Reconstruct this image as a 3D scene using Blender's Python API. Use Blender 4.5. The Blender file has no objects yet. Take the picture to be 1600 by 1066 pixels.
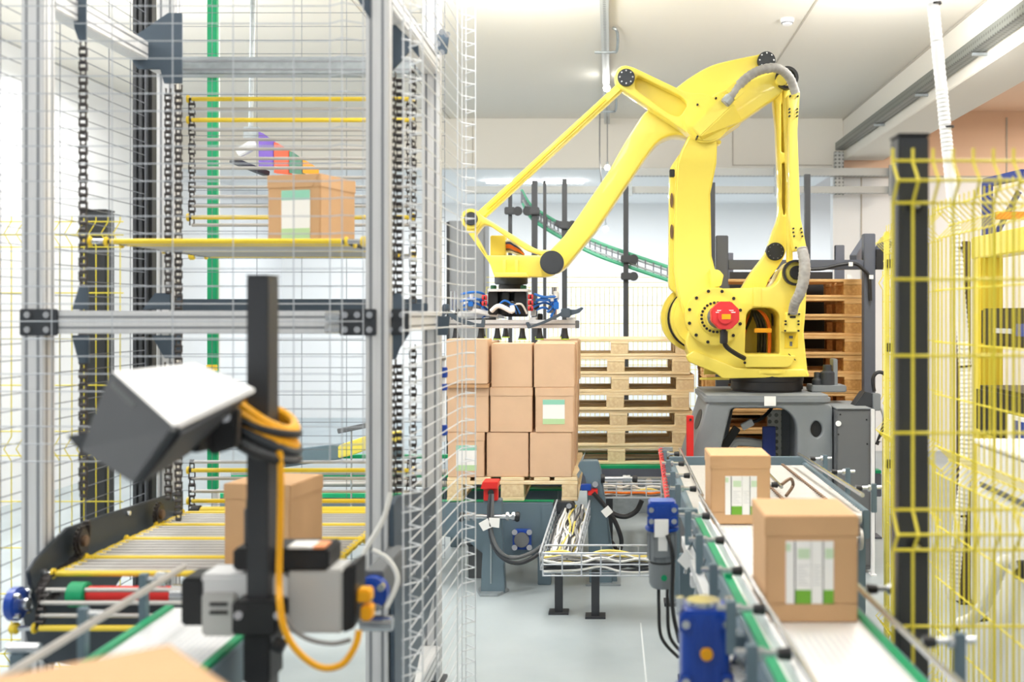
import bpy, bmesh, math, random
from mathutils import Vector, Matrix
random.seed(7)
S = bpy.context.scene
COL = S.collection
# ------------------------------------------------------------------ camera, world, lights, exposure
F, VX, VY, CH = 1700.0, 955.0, 490.0, 1.65      # focal length in pixels, vanishing point, camera height
cd = bpy.data.cameras.new('camera'); cam = bpy.data.objects.new('camera', cd); COL.objects.link(cam)
cam.location = (0, 0, CH); cam.rotation_euler = (math.pi / 2, 0, 0)
cd.sensor_width = 36.0; cd.lens = F / 1600 * 36.0
cd.shift_x = -(VX - 800) / 1600; cd.shift_y = -(533 - VY) / 1600
cd.clip_start = 0.05; cd.clip_end = 100
cd.dof.use_dof = True; cd.dof.focus_distance = 7.1; cd.dof.aperture_fstop = 2.0
S.camera = cam
S.view_settings.view_transform = 'Standard'; S.view_settings.look = 'None'
S.view_settings.gamma = 1.0; S.view_settings.use_curve_mapping = False
S.view_settings.exposure = 0.52
w = bpy.data.worlds.new('world'); S.world = w; w.use_nodes = True
w.node_tree.nodes['Background'].inputs[0].default_value = (0.97, 0.985, 1.0, 1)
w.node_tree.nodes['Background'].inputs[1].default_value = 0.33


def area(x, y, z, sx, sy, power, col=(1, 0.985, 0.96), up=False):
    l = bpy.data.lights.new('ceiling_or_fill_light', 'AREA'); l.shape = 'RECTANGLE'; l.size = sx; l.size_y = sy
    l.energy = power; l.color = col
    o = bpy.data.objects.new('ceiling_or_fill_light', l); o.location = (x, y, z); COL.objects.link(o)
    if up: o.rotation_euler = (math.pi if y < 6 else 2.15, 0, 0)
    return o


for ax in (-3.4, -0.6, 2.0):
    for ay in (1.4, 4.4, 7.0):
        area(ax, ay, 3.6, 0.4, 1.6, 14 if ay < 2 else 26)
        area(ax, ay, 3.62, 0.4, 1.6, (10, 26, 38)[int(ay / 2.6)], up=True)  # upward fill, added to brighten the ceiling
for ay in (2.5, 6.0, 9.5):
    area(-4.5, ay, 3.75, 0.3, 1.8, 34)  # extra row added to brighten the left wall
for ax in (5.2,):
    for ay in (3.0, 7.0, 11.0):
        area(ax, ay, 3.93, 0.4, 1.4, 60, (1, 0.9, 0.78))
for ax in (-3.0, 0.2, 3.4):
    area(ax, 15.3, 3.3, 1.4, 0.3, 46, (0.95, 0.98, 1.0))

# ------------------------------------------------------------------ helpers


def at(px, py, d):
    return Vector(((px - VX) * d / F, d, CH - (py - VY) * d / F))


def hx(px, d): return (px - VX) * d / F
def hz(py, d): return CH - (py - VY) * d / F
def xz(pts, d): return [(hx(p[0], d), hz(p[1], d)) for p in pts]


def lin(c):
    return tuple(((v / 255) / 12.92 if v <= 10 else (((v / 255) + 0.055) / 1.055) ** 2.4) for v in c)


MATS = {}


def mat(name, rgb, rough=0.5, metal=0.0, var=0.0, scale=6.0, bump=0.0, stretch=None, emit=0.0, coat=0.0, rgb2=None):
    m = bpy.data.materials.new(name); m.use_nodes = True
    nt = m.node_tree; b = nt.nodes['Principled BSDF']
    c = lin(rgb)
    b.inputs['Roughness'].default_value = rough; b.inputs['Metallic'].default_value = metal
    if coat: b.inputs['Coat Weight'].default_value = coat
    b.inputs['Base Color'].default_value = (*c, 1)
    if emit:
        b.inputs['Emission Color'].default_value = (*c, 1); b.inputs['Emission Strength'].default_value = emit
    if var or bump:
        tc = nt.nodes.new('ShaderNodeTexCoord'); n = nt.nodes.new('ShaderNodeTexNoise')
        n.inputs['Scale'].default_value = scale; n.inputs['Detail'].default_value = 5
        src = tc.outputs['Object']
        if stretch:
            mp = nt.nodes.new('ShaderNodeMapping'); mp.inputs['Scale'].default_value = stretch
            nt.links.new(src, mp.inputs['Vector']); src = mp.outputs['Vector']
        nt.links.new(src, n.inputs['Vector'])
        if var:
            r = nt.nodes.new('ShaderNodeValToRGB')
            r.color_ramp.elements[0].position = 0.3; r.color_ramp.elements[1].position = 0.7
            c2 = lin(rgb2) if rgb2 else tuple(v * (1 - var) for v in c)
            r.color_ramp.elements[0].color = (*c2, 1)
            r.color_ramp.elements[1].color = (*c, 1)
            nt.links.new(n.outputs['Fac'], r.inputs['Fac']); nt.links.new(r.outputs['Color'], b.inputs['Base Color'])
        if bump:
            bp = nt.nodes.new('ShaderNodeBump'); bp.inputs['Strength'].default_value = bump
            nt.links.new(n.outputs['Fac'], bp.inputs['Height']); nt.links.new(bp.outputs['Normal'], b.inputs['Normal'])
    MATS[name] = m
    return m


YEL = mat('robot_yellow', (249, 230, 100), 0.42, 0, 0.05, 3, coat=0.3)
YELF = mat('fence_yellow', (234, 218, 66), 0.45)
YELR = mat('rod_yellow', (245, 214, 60), 0.4)
YELC = mat('cable_yellow', (250, 178, 10), 0.45)
PLATED = mat('dark_plate', (66, 74, 82), 0.45, 0.2, 0.12, 6)
WIREW = mat('bright_wire', (222, 226, 230), 0.4, 0.1)
CABG = mat('cabinet_grey', (150, 153, 157), 0.5)
GREENT = mat('pale_green_guide', (96, 190, 152), 0.35)
DARK = mat('dark_cast_iron', (60, 64, 70), 0.5, 0.1, 0.1, 8)
BLACK = mat('black_plastic', (32, 33, 36), 0.45)
POSTM = mat('black_painted_post', (56, 59, 64), 0.45, 0, 0.08, 5)
GREY = mat('grey_casting', (136, 142, 146), 0.55, 0, 0.1, 7, 0.05)
GREYD = mat('grey_cabinet', (108, 111, 114), 0.55, 0, 0.06, 4)
FRAMEG = mat('slate_steel', (92, 97, 110), 0.5, 0, 0.08, 5)
STEELB = mat('bluegrey_steel', (108, 128, 140), 0.5, 0.1, 0.1, 5)
PLATE = mat('gusset_steel', (84, 98, 112), 0.42, 0.3, 0.12, 6)
ALU = mat('aluminium', (228, 229, 231), 0.45, 0.2, 0.08, 5, stretch=(30, 30, 1))
ALUG = mat('aluminium_groove', (150, 153, 158), 0.45, 0.5)
GALV = mat('galvanised', (178, 186, 190), 0.4, 0.6, 0.2, 30)
CHROME = mat('chrome', (205, 208, 212), 0.2, 0.9)
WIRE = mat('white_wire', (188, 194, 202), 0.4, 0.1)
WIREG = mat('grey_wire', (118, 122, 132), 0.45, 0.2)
CHAINM = mat('oiled_chain', (76, 72, 72), 0.38, 0.6, 0.2, 40)
RODM = mat('steel_rod', (196, 193, 189), 0.4, 0.3, 0.1, 10)
CARD = mat('cardboard', (226, 190, 156), 0.75, 0, 0.05, 9, 0.03)
CARD2 = mat('cardboard_edge', (205, 160, 116), 0.8, 0, 0.08, 12)
CARDN = mat('cardboard_tan', (212, 170, 126), 0.75, 0, 0.05, 9, 0.03)
PINE = mat('pine_board', (248, 230, 194), 0.7, 0, 0.25, 5, 0.05, stretch=(2, 2, 14), rgb2=(236, 208, 160))
PINEB = mat('pine_block', (240, 220, 180), 0.8, 0, 0.25, 40, 0.1, rgb2=(220, 192, 148))
PINEO = mat('pine_orange', (236, 196, 138), 0.7, 0, 0.3, 5, 0.05, stretch=(2, 2, 14), rgb2=(214, 164, 104))
PINEOB = mat('pine_orange_block', (218, 170, 104), 0.8, 0, 0.25, 40, 0.1, rgb2=(188, 136, 76))
WHITE = mat('white_plastic', (240, 241, 243), 0.5)
PAPER = mat('white_paper', (246, 246, 244), 0.7)
BELT = mat('white_belt', (246, 247, 250), 0.55, 0, 0.08, 60, 0.15)
GREEN = mat('green_guide', (0, 158, 104), 0.45)
GREEND = mat('dark_green', (20, 84, 52), 0.5)
GREENP = mat('label_green', (116, 178, 52), 0.6)
GREENL = mat('label_mint', (150, 214, 190), 0.6)
RED = mat('red_paint', (222, 44, 40), 0.45)
REDM = mat('motor_red', (226, 56, 62), 0.45)
BLUE = mat('motor_blue', (16, 70, 172), 0.35, 0.1, 0.1, 10, coat=0.3)
BLUET = mat('blue_tube', (40, 120, 215), 0.35)
BLUEN = mat('navy_paint', (36, 56, 132), 0.5)
ORANGE = mat('orange', (240, 120, 30), 0.5)
BRONZE = mat('hub_bronze', (128, 104, 86), 0.45, 0.5)
GLASSV = mat('label_grey', (206, 208, 210), 0.6)
CABLEW = mat('cable_white', (226, 226, 222), 0.5)
CABLEG = mat('cable_grey', (140, 140, 140), 0.5)
CONC = mat('concrete_floor', (176, 186, 190), 0.42, 0, 0.12, 1.6, 0.02, rgb2=(158, 169, 174))
WALLW = mat('wall_white', (240, 242, 244), 0.8, 0, 0.02, 1)
WALLB = mat('wall_far', (240, 242, 243), 0.8, 0, 0.02, 1)
CEILM = mat('ceiling_beige', (232, 228, 219), 0.85, 0, 0.02, 0.7)
PINK = mat('wall_pink', (236, 204, 178), 0.85)
SEAM = mat('seam', (186, 180, 170), 0.9)
LAMP = mat('lamp_glow', (255, 255, 255), 0.5, emit=30)
BULB = mat('bulb_glow', (255, 252, 245), 0.5, emit=40)
LEDG = mat('green_led', (60, 240, 150), 0.4, emit=4)
SLEEVE = mat('grey_sleeve', (172, 170, 166), 0.6, 0.1, 0.25, 30, 0.5)


def perf(name, rgb, dark, sc):
    m = mat(name, rgb, 0.45, 0.4)
    nt = m.node_tree; b = nt.nodes['Principled BSDF']
    tc = nt.nodes.new('ShaderNodeTexCoord'); br = nt.nodes.new('ShaderNodeTexVoronoi')
    br.inputs['Scale'].default_value = sc
    br.inputs['Randomness'].default_value = 0.0
    r = nt.nodes.new('ShaderNodeValToRGB'); r.color_ramp.interpolation = 'CONSTANT'
    r.color_ramp.elements[0].color = (*lin(dark), 1); r.color_ramp.elements[1].color = (*lin(rgb), 1)
    r.color_ramp.elements[1].position = 0.3
    nt.links.new(tc.outputs['Object'], br.inputs['Vector']); nt.links.new(br.outputs['Distance'], r.inputs['Fac'])
    nt.links.new(r.outputs['Color'], b.inputs['Base Color'])
    return m


PERFD = perf('dark_perforated_tray', (128, 131, 126), (96, 98, 95), 22)
PERF = perf('perforated_tray', (188, 190, 188), (120, 122, 120), 22)
BELTD = perf('modular_belt', (250, 250, 252), (214, 218, 228), 55)


def org(o):
    v = Vector((0, 0, 0))
    while o is not None:
        v += o.location; o = o.parent
    return v


class G:
    def __init__(s): s.v = []; s.f = []

    def add(s, vs, fs):
        n = len(s.v); s.v += [tuple(v) for v in vs]; s.f += [tuple(i + n for i in f) for f in fs]; return s

    def box(s, x0, x1, y0, y1, z0, z1):
        vs = [(x0, y0, z0), (x1, y0, z0), (x1, y1, z0), (x0, y1, z0), (x0, y0, z1), (x1, y0, z1), (x1, y1, z1), (x0, y1, z1)]
        return s.add(vs, [(3, 2, 1, 0), (4, 5, 6, 7), (0, 1, 5, 4), (1, 2, 6, 5), (2, 3, 7, 6), (3, 0, 4, 7)])

    def cbox(s, c, sx, sy, sz):
        return s.box(c[0] - sx / 2, c[0] + sx / 2, c[1] - sy / 2, c[1] + sy / 2, c[2] - sz / 2, c[2] + sz / 2)

    def hexa(s, p):  # 8 corners ordered like box
        return s.add(p, [(3, 2, 1, 0), (4, 5, 6, 7), (0, 1, 5, 4), (1, 2, 6, 5), (2, 3, 7, 6), (3, 0, 4, 7)])

    def bar(s, p0, p1, w, h, up=(0, 0, 1)):
        p0 = Vector(p0); p1 = Vector(p1); t = (p1 - p0).normalized(); u = Vector(up)
        if abs(t.dot(u)) > 0.98: u = Vector((0, 1, 0))
        a = t.cross(u).normalized(); b = a.cross(t).normalized()
        a *= w / 2; b *= h / 2
        vs = [p0 - a - b, p0 + a - b, p0 + a + b, p0 - a + b, p1 - a - b, p1 + a - b, p1 + a + b, p1 - a + b]
        return s.add(vs, [(0, 1, 2, 3), (7, 6, 5, 4), (4, 5, 1, 0), (5, 6, 2, 1), (6, 7, 3, 2), (7, 4, 0, 3)])

    def tube(s, pts, r, n=8, cap=True, rs=None):
        pts = [Vector(p) for p in pts]; m = len(pts)
        tg = []
        for i in range(m):
            a = pts[max(0, i - 1)]; b = pts[min(m - 1, i + 1)]; tg.append((b - a).normalized())
        u = Vector((0, 0, 1)) if abs(tg[0].z) < 0.9 else Vector((1, 0, 0))
        u = (u - tg[0] * u.dot(tg[0])).normalized()
        vs = []; fs = []
        for i in range(m):
            u = (u - tg[i] * u.dot(tg[i])).normalized(); v = tg[i].cross(u)
            rr = rs[i] if rs else r
            for k in range(n):
                a = 2 * math.pi * k / n
                vs.append(pts[i] + (u * math.cos(a) + v * math.sin(a)) * rr)
        for i in range(m - 1):
            for k in range(n):
                k2 = (k + 1) % n
                fs.append((i * n + k, i * n + k2, (i + 1) * n + k2, (i + 1) * n + k))
        if cap:
            fs.append(tuple(range(n - 1, -1, -1))); fs.append(tuple((m - 1) * n + k for k in range(n)))
        return s.add(vs, fs)

    def cyl(s, p0, p1, r, n=20, r1=None):
        return s.tube([p0, p1], r, n, True, [r, r if r1 is None else r1])

    def ring(s, c, axis, ro, ri, h, n=32):   # flat annulus of thickness h, c = centre of its first face
        c = Vector(c); t = Vector(axis).normalized()
        u = Vector((0, 0, 1)) if abs(t.z) < 0.9 else Vector((1, 0, 0)); u = (u - t * u.dot(t)).normalized(); v = t.cross(u)
        vs = []; fs = []
        for (r, k) in ((ro, 0), (ro, h), (ri, h), (ri, 0)):
            for i in range(n):
                a = 2 * math.pi * i / n; vs.append(c + t * k + (u * math.cos(a) + v * math.sin(a)) * r)
        for j in range(4):
            for i in range(n):
                i2 = (i + 1) % n; j2 = (j + 1) % 4
                fs.append((j * n + i, j * n + i2, j2 * n + i2, j2 * n + i))
        return s.add(vs, fs)

    def prism(s, pts, a0, a1, axis='y'):      # outline extruded: axis y -> pts (x,z); x -> (y,z); z -> (x,y)
        n = len(pts)
        ar = sum(pts[i][0] * pts[(i + 1) % n][1] - pts[(i + 1) % n][0] * pts[i][1] for i in range(n))
        if ar < 0: pts = pts[::-1]
        if axis == 'y': m = lambda p, a: (p[0], a, p[1])
        elif axis == 'x': m = lambda p, a: (a, p[0], p[1])
        else: m = lambda p, a: (p[0], p[1], a)
        vs = [m(p, a0) for p in pts] + [m(p, a1) for p in pts]
        fs = [tuple(range(n)), tuple(range(2 * n - 1, n - 1, -1))]
        fs += [(i, i + n, (i + 1) % n + n, (i + 1) % n) for i in range(n)]
        if axis != 'y': fs = [f[::-1] for f in fs]
        return s.add(vs, fs)

    def sphere(s, c, r, n=12, k=8):
        c = Vector(c); pr = []
        for i in range(k + 1):
            a = math.pi * i / k; pr.append((c + Vector((0, 0, -r * math.cos(a))), max(1e-5, r * math.sin(a))))
        return s.tube([p[0] for p in pr], r, n, True, [p[1] for p in pr])

    def mesh(s, name, m, off=Vector((0, 0, 0)), bev=0.0, seg=2, smooth=35):
        me = bpy.data.meshes.new(name)
        me.from_pydata([(v[0] - off[0], v[1] - off[1], v[2] - off[2]) for v in s.v], [], s.f)
        me.validate()
        bm = bmesh.new(); bm.from_mesh(me)
        bmesh.ops.recalc_face_normals(bm, faces=bm.faces)
        if bev:
            es = [e for e in bm.edges if len(e.link_faces) == 2 and e.calc_face_angle(0) > 0.6]
            bmesh.ops.bevel(bm, geom=es, offset=bev, segments=seg, affect='EDGES', clamp_overlap=True)
        bm.to_mesh(me); bm.free()
        fin(me, m, smooth)
        return me

    def build(s, name, m, parent=None, bev=0.0, seg=2, smooth=35, local=False):
        off = org(parent) if (parent is not None and not local) else Vector((0, 0, 0))
        return inst(name, s.mesh(name, m, off, bev, seg, smooth), parent)


def fin(me, m, smooth=35):
    if m: me.materials.append(m)
    if smooth:
        me.shade_smooth(); me.set_sharp_from_angle(angle=math.radians(smooth))


def inst(name, me, parent=None, loc=(0, 0, 0), rot=None):
    o = bpy.data.objects.new(name, me); COL.objects.link(o)
    o.location = loc
    if rot: o.rotation_euler = rot
    if parent is not None: o.parent = parent
    return o


def tag(o, label, cat, group=None, kind=None):
    o['label'] = label; o['category'] = cat
    if group: o['group'] = group
    if kind: o['kind'] = kind
    return o


def struct(o):
    o['kind'] = 'structure'; return o


def stuff(o):
    o['kind'] = 'stuff'; return o


def thing(name, label, cat, loc=(0, 0, 0), group=None):
    o = bpy.data.objects.new(name, None); COL.objects.link(o); o.location = loc
    o.empty_display_size = 0.05
    return tag(o, label, cat, group)


def kids(o): return [c for c in COL.objects if c.parent == o]


def dup(root, loc, rotz=0.0, label=None, group=None, tree=None):
    r = root.copy(); COL.objects.link(r); r.location = loc; r.rotation_euler = (0, 0, rotz)
    if label: r['label'] = label
    if group: r['group'] = group
    for ch, gs in tree:
        c = ch.copy(); COL.objects.link(c); c.parent = r
        for g in gs:
            d = g.copy(); COL.objects.link(d); d.parent = c
    return r


def tree_of(root): return [(c, list(c.children)) for c in root.children]


def fillet(pts, seg=4):
    """points (x, z[, radius]) -> outline with rounded corners"""
    out = []; n = len(pts)
    for i in range(n):
        p = pts[i]; r = p[2] if len(p) > 2 else 0
        P = Vector(p[:2])
        if not r: out.append((P.x, P.y)); continue
        A = Vector(pts[i - 1][:2]); B = Vector(pts[(i + 1) % n][:2])
        da = (A - P); db = (B - P); la = da.length; lb = db.length; da.normalize(); db.normalize()
        t = min(r, la * 0.48, lb * 0.48)
        a = P + da * t; b = P + db * t
        for k in range(seg + 1):
            u = k / seg
            q = a * (1 - u) ** 2 + P * 2 * u * (1 - u) + b * u * u
            out.append((q.x, q.y))
    return out


def circ(cx, cz, r, n=24, a0=0.0):
    return [(cx + r * math.cos(a0 + 2 * math.pi * i / n), cz + r * math.sin(a0 + 2 * math.pi * i / n)) for i in range(n)]


def plate(name, loops, y0, y1, m, parent=None, bev=0.006, res=2):
    """outlines in (x, z), the first the outside and the others holes, extruded from y0 to y1"""
    cu = bpy.data.curves.new('outline', 'CURVE'); cu.dimensions = '2D'; cu.fill_mode = 'BOTH'
    for lp in loops:
        sp = cu.splines.new('POLY'); sp.points.add(len(lp) - 1); sp.use_cyclic_u = True
        for p, q in zip(sp.points, lp): p.co = (q[0], q[1], 0, 1)
    cu.extrude = (y1 - y0) / 2 - bev; cu.bevel_depth = bev; cu.offset = -bev; cu.bevel_resolution = res
    ob = bpy.data.objects.new('outline', cu)
    me = bpy.data.meshes.new_from_object(ob)
    bpy.data.objects.remove(ob); bpy.data.curves.remove(cu)
    me.name = name
    off = org(parent); ym = (y0 + y1) / 2
    for v in me.vertices:
        x, y, z = v.co; v.co = (x - off.x, ym - z - off.y, y - off.z)
    bm = bmesh.new(); bm.from_mesh(me)
    bmesh.ops.remove_doubles(bm, verts=bm.verts, dist=1e-5)
    bmesh.ops.recalc_face_normals(bm, faces=bm.faces)
    bm.to_mesh(me); bm.free()
    me.materials.clear(); fin(me, m, 32)
    return inst(name, me, parent)


def curve_pts(pts, n=6):
    """Catmull-Rom through points"""
    P = [Vector(p) for p in pts]; out = []
    for i in range(len(P) - 1):
        a = P[max(0, i - 1)]; b = P[i]; c = P[i + 1]; d = P[min(len(P) - 1, i + 2)]
        for k in range(n):
            t = k / n
            out.append(0.5 * ((2 * b) + (c - a) * t + (2 * a - 5 * b + 4 * c - d) * t * t + (3 * b - a - 3 * c + d) * t ** 3))
    out.append(P[-1])
    return out


def cable(name, pts, r, m, parent=None, n=8, k=6):
    return G().tube(curve_pts(pts, k), r, n).build(name, m, parent)


def apts(l): return [at(*p) for p in l]


# ------------------------------------------------------------------ the setting
CZ, BZ, D0 = 3.98, 3.39, 13.0
fl_ = struct(G().box(-5.2, 8, -3, 17.2, -0.1, 0).build('floor', CONC))
G().box(.153, .161, 0, 5.8, 0, 0.0006).box(-5, 8, 4.62, 4.626, 0, 0.0006).build('floor_joint', mat('joint_pale', (214, 219, 221), 0.6), fl_)
c = struct(G().box(-5.3, 2.9, -3, D0, CZ, CZ + 0.15).build('ceiling', CEILM))
G().box(-1.93, -1.92, 2, D0, CZ - 0.006, CZ).box(1.52, 1.535, 2, D0, CZ - 0.006, CZ).build('panel_joint', SEAM, c)
struct(G().box(-5.35, -5.2, -3, 17.2, 0, CZ + 0.15).build('wall_left', WALLW))
struct(G().box(8, 8.15, -3, 17.2, 0, CZ + 0.15).build('wall_right', PINK))
struct(G().box(-5.35, 8.15, 17.2, 17.35, 0, CZ).build('wall_back', WALLB))
wb = struct(G().box(-5.2, 2.77, D0, D0 + 0.15, BZ, CZ).build('wall_back_upper', CEILM))
G().box(hx(1145, D0), hx(1300, D0), D0 - 0.008, D0, hz(259, D0), hz(257.5, D0)).box(hx(1144, D0), hx(1145.5, D0), D0 - 0.008, D0, hz(259, D0), hz(200, D0)).box(hx(738, D0), hx(739, D0), D0 - 0.008, D0, hz(262, D0), hz(190, D0)).build('panel_joint', SEAM, wb)
struct(G().box(-5.2, 2.77, D0 + 0.15, 17.2, BZ, BZ + 0.1).build('ceiling_far', WALLB))
wr = struct(G().box(2.66, 8, D0 + 0.05, D0 + 0.2, 0, 3.3).build('wall_back_right', WALLW))
G().box(hx(1346, D0), hx(1348, D0), D0 + 0.04, D0 + 0.05, 0, 3.28).box(hx(1304, D0), hx(1600, D0), D0 + 0.035, D0 + 0.05, 3.28, 3.3).build('panel_joint', SEAM, wr)
wp = struct(G().box(2.66, 8, D0 + 0.05, D0 + 0.2, 3.3, CZ + 0.1).build('wall_back_pink', PINK))
G().box(hx(1574, D0), hx(1576, D0), D0 + 0.035, D0 + 0.05, 3.3, 4.0).build('panel_joint', SEAM, wp)
struct(G().box(3.2, 8, -3, D0 + 0.2, CZ + 0.1, CZ + 0.2).build('ceiling_right', PINK))
b = struct(G().box(2.77, 3.25, 1.0, D0, 3.48, CZ + 0.12).build('trim_1', CEILM, bev=0.006))
G().box(2.764, 2.77, 1.0, D0, 3.955, 3.975).build('joint_line', SEAM, b)

# cable trays
def tray(label, p0, p1, wd, hh, up=(0, 0, 1), grp='perforated cable trays', m=None):
    m = m or PERF
    t = thing('cable_tray', label, 'cable tray', p0, grp)
    p0 = Vector(p0); p1 = Vector(p1); tt = (p1 - p0).normalized(); u = Vector(up); a = tt.cross(u).normalized(); u = a.cross(tt)
    G().bar(p0, p1, wd, 0.008, up).build('tray_bed', m, t)
    for sgn in (-1, 1):
        G().bar(p0 + a * sgn * wd / 2 + u * hh / 2, p1 + a * sgn * wd / 2 + u * hh / 2, 0.006, hh, up).build('tray_side', m, t)
    return t


t = tray('long grey cable tray running along the face of the white ceiling beam', (2.70, 3.0, 3.58), (2.70, 12.85, 3.58), 0.1, 0.085, m=PERFD)
for y in (5.0, 6.5, 8, 9.5, 11):
    G().box(2.66, 2.78, y, y + 0.03, 3.55, 3.57).build('bracket', GALV, t)
tray('short vertical cable tray dropping from the end of the beam tray', (2.69, 12.83, 3.56), (2.69, 12.83, 3.05), 0.1, 0.06, (0, 1, 0))
t = tray('upper perforated cable tray crossing the back of the hall', (hx(985, 12.8), 12.8, hz(275, 12.8)), (hx(1400, 12.8), 12.8, hz(275, 12.8)), 0.12, 0.085)
t = tray('lower perforated cable tray crossing the back of the hall', (hx(728, 12.8), 12.8, hz(302, 12.8)), (hx(1400, 12.8), 12.8, hz(302, 12.8)), 0.12, 0.075)
for px in (985, 1213, 1392):
    G().box(hx(px, 12.7) - 0.02, hx(px, 12.7) + 0.02, 12.69, 12.72, hz(306, 12.7), hz(258, 12.7)).build('hanger', GALV, t)
t = tray('narrow cable tray hung along the ceiling, with two bent hooks', (-0.05, 7.0, 3.9), (-0.05, 12.9, 3.9), 0.06, 0.04)
for d in (9.2, 11.9):
    x = -0.05; z = 3.88
    G().tube(curve_pts([(x - 0.09, d, z - 0.02), (x + 0.06, d, z - 0.02), (x + 0.1, d, z), (x + 0.1, d - 0.35, z + 0.06), (x + 0.06, d - 0.4, z + 0.08)], 4), 0.012, 6).build('hook', GALV, t)
cable('hanging_wire', [(-0.13, 12.4, 3.95), (-0.13, 12.4, 3.4), (-0.1, 12.4, 3.05)], 0.008, CABLEG, t)

# ceiling bulbs and tube lamps
for i, (px, py, d, r, lb) in enumerate(((948, 138, 10.6, 0.034, 'glowing bulb under the ceiling tray, just left of the robot elbow'), (949, 262, 12.4, 0.03, 'glowing bulb at the wall end of the ceiling tray'), (946, 358, 14.5, 0.036, 'glowing bulb hung low in the back room on a wire'))):
    p = at(px, py, d)
    t = thing('ceiling_bulb', lb, 'lamp', p, 'bare glowing bulbs')
    G().sphere(p, r).build('bulb', BULB, t)
    G().cyl(p + Vector((0, 0, r * 0.8)), p + Vector((0, 0, r * 2.2)), r * 0.45, 10).build('socket', GALV, t)
    top = (BZ if d > 13 else 3.9) - 0.0
    G().tube([p + Vector((0, 0, r * 2)), (p.x, p.y, top)], 0.006, 6).build('cord', CABLEG, t)
for k, (a, b_) in enumerate(((760, 838), (848, 912))):
    t = thing('tube_lamp', ('longer' if k == 0 else 'shorter') + ' bright white tube lamp on the back room ceiling', 'lamp', at(a, 282, 14.2), 'tube lamps in the back room')
    G().box(hx(a, 14.2), hx(b_, 14.2), 14.2, 14.26, hz(286, 14.2), hz(278, 14.2)).build('diffuser', LAMP, t, 0.01)
    G().box(hx(a, 14.2), hx(b_, 14.2), 14.19, 14.27, hz(278, 14.2), BZ).build('housing', WHITE, t)
p = Vector((hx(1230, 8.6), 8.6, CZ))
t = thing('smoke_detector', 'round white smoke detector on the ceiling', 'smoke detector', p)
G().tube([p, p + Vector((0, 0, -0.02)), p + Vector((0, 0, -0.03)), p + Vector((0, 0, -0.05))], 0.05, 20, True, [0.055, 0.055, 0.045, 0.035]).build('housing', WHITE, t)
G().ring(p + Vector((0, 0, -0.031)), (0, 0, -1), 0.046, 0.04, 0.006).build('vent', GREYD, t)

# ------------------------------------------------------------------ far background: conveyor posts, chute, cabinet
for px, wd, top, lb in ((797, 6, 300, 'thin black steel post behind the gripper, nearest the grey cabinet'), (835, 9, 282, 'thick black steel post carrying the green chute clamp'), (851, 5, 282, 'slim black steel post just right of the thick chute post'), (882, 8, 280, 'black steel post beneath the yellow forearm'), (978, 8, 290, 'black steel post with two round roller clamps'), (1113, 9, 285, 'black steel post standing behind the upright robot arm'), (1262, 9, 272, 'black steel post behind the robot hose, right end of the chute posts')):
    d = 10.5
    t = thing('steel_post', lb, 'post', (hx(px, d), d, 0), 'black posts of the high conveyor')
    G().box(hx(px - wd / 2, d), hx(px + wd / 2, d), d, d + wd * d / F, 0, hz(top, d)).build('column', POSTM, t, 0.003)
    G().box(hx(px, d) - 0.045, hx(px, d) + 0.045, d - 0.04, d + 0.1, 0, 0.012).build('foot_plate', POSTM, t)
    for cy in ((330, ) if px in (797, 835) else (405, 432) if px == 978 else (352,) if px == 882 else ()):
        G().cbox((hx(px, d), d - 0.03, hz(cy, d)), 0.1, 0.06, 0.07).build('clamp', POSTM, t, 0.008)
        G().cyl(at(px + (12 if px != 835 else -11), cy, d - 0.06), at(px + (12 if px != 835 else -11), cy, d), 0.045, 16).build('roller', POSTM, t)
t = thing('chute_conveyor', 'green edged wire chute curving down behind the robot forearm', 'conveyor', at(815, 310, 10.9))
path = [(815, 308, 10.8), (828, 330, 10.75), (850, 346, 10.7), (885, 366, 10.65), (930, 388, 10.6), (985, 408, 10.6), (1050, 430, 10.6)]
for k, (dy, m) in enumerate(((-11, GREENT), (10, GREENT), (-5, GALV), (5, GALV), (-9, GREENT), (12, GREEN))):
    cable('guide_rail', [at(p[0] + (dy > 0) * 2, p[1] + dy, p[2] - (dy > 0) * 0.05) for p in path], 0.016 if k < 2 else 0.01, m, t)
sl = G()
for p in curve_pts(apts(path), 6): sl.cbox(p, 0.012, 0.05, 0.12)
stuff(sl.build('cross_wires', WIREG, t))
for px, py in ((833, 330), (882, 352), (985, 407)):
    G().bar(at(px - 14, py - 4, 10.6), at(px + 10, py + 3, 10.6), 0.05, 0.05).build('bracket', POSTM, t)
d = 12.0
t = thing('grey_cabinet', 'tall grey switch cabinet by the back wall behind the wire cage', 'cabinet', (hx(740, d), d, 0))
G().box(hx(700, d), hx(758, d), d, d + 0.4, 0.08, hz(345, d)).build('body', CABG, t, 0.006)
G().box(hx(731, d), hx(756, d), d - 0.015, d, 0.1, hz(347, d)).build('door', CABG, t, 0.004)
G().box(hx(698, d), hx(702, d), d - 0.018, d, 0.1, hz(347, d)).build('edge_strip', BLACK, t)
G().box(hx(702, d), hx(756, d), d + 0.02, d + 0.38, 0, 0.08).build('plinth', BLACK, t)


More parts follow.
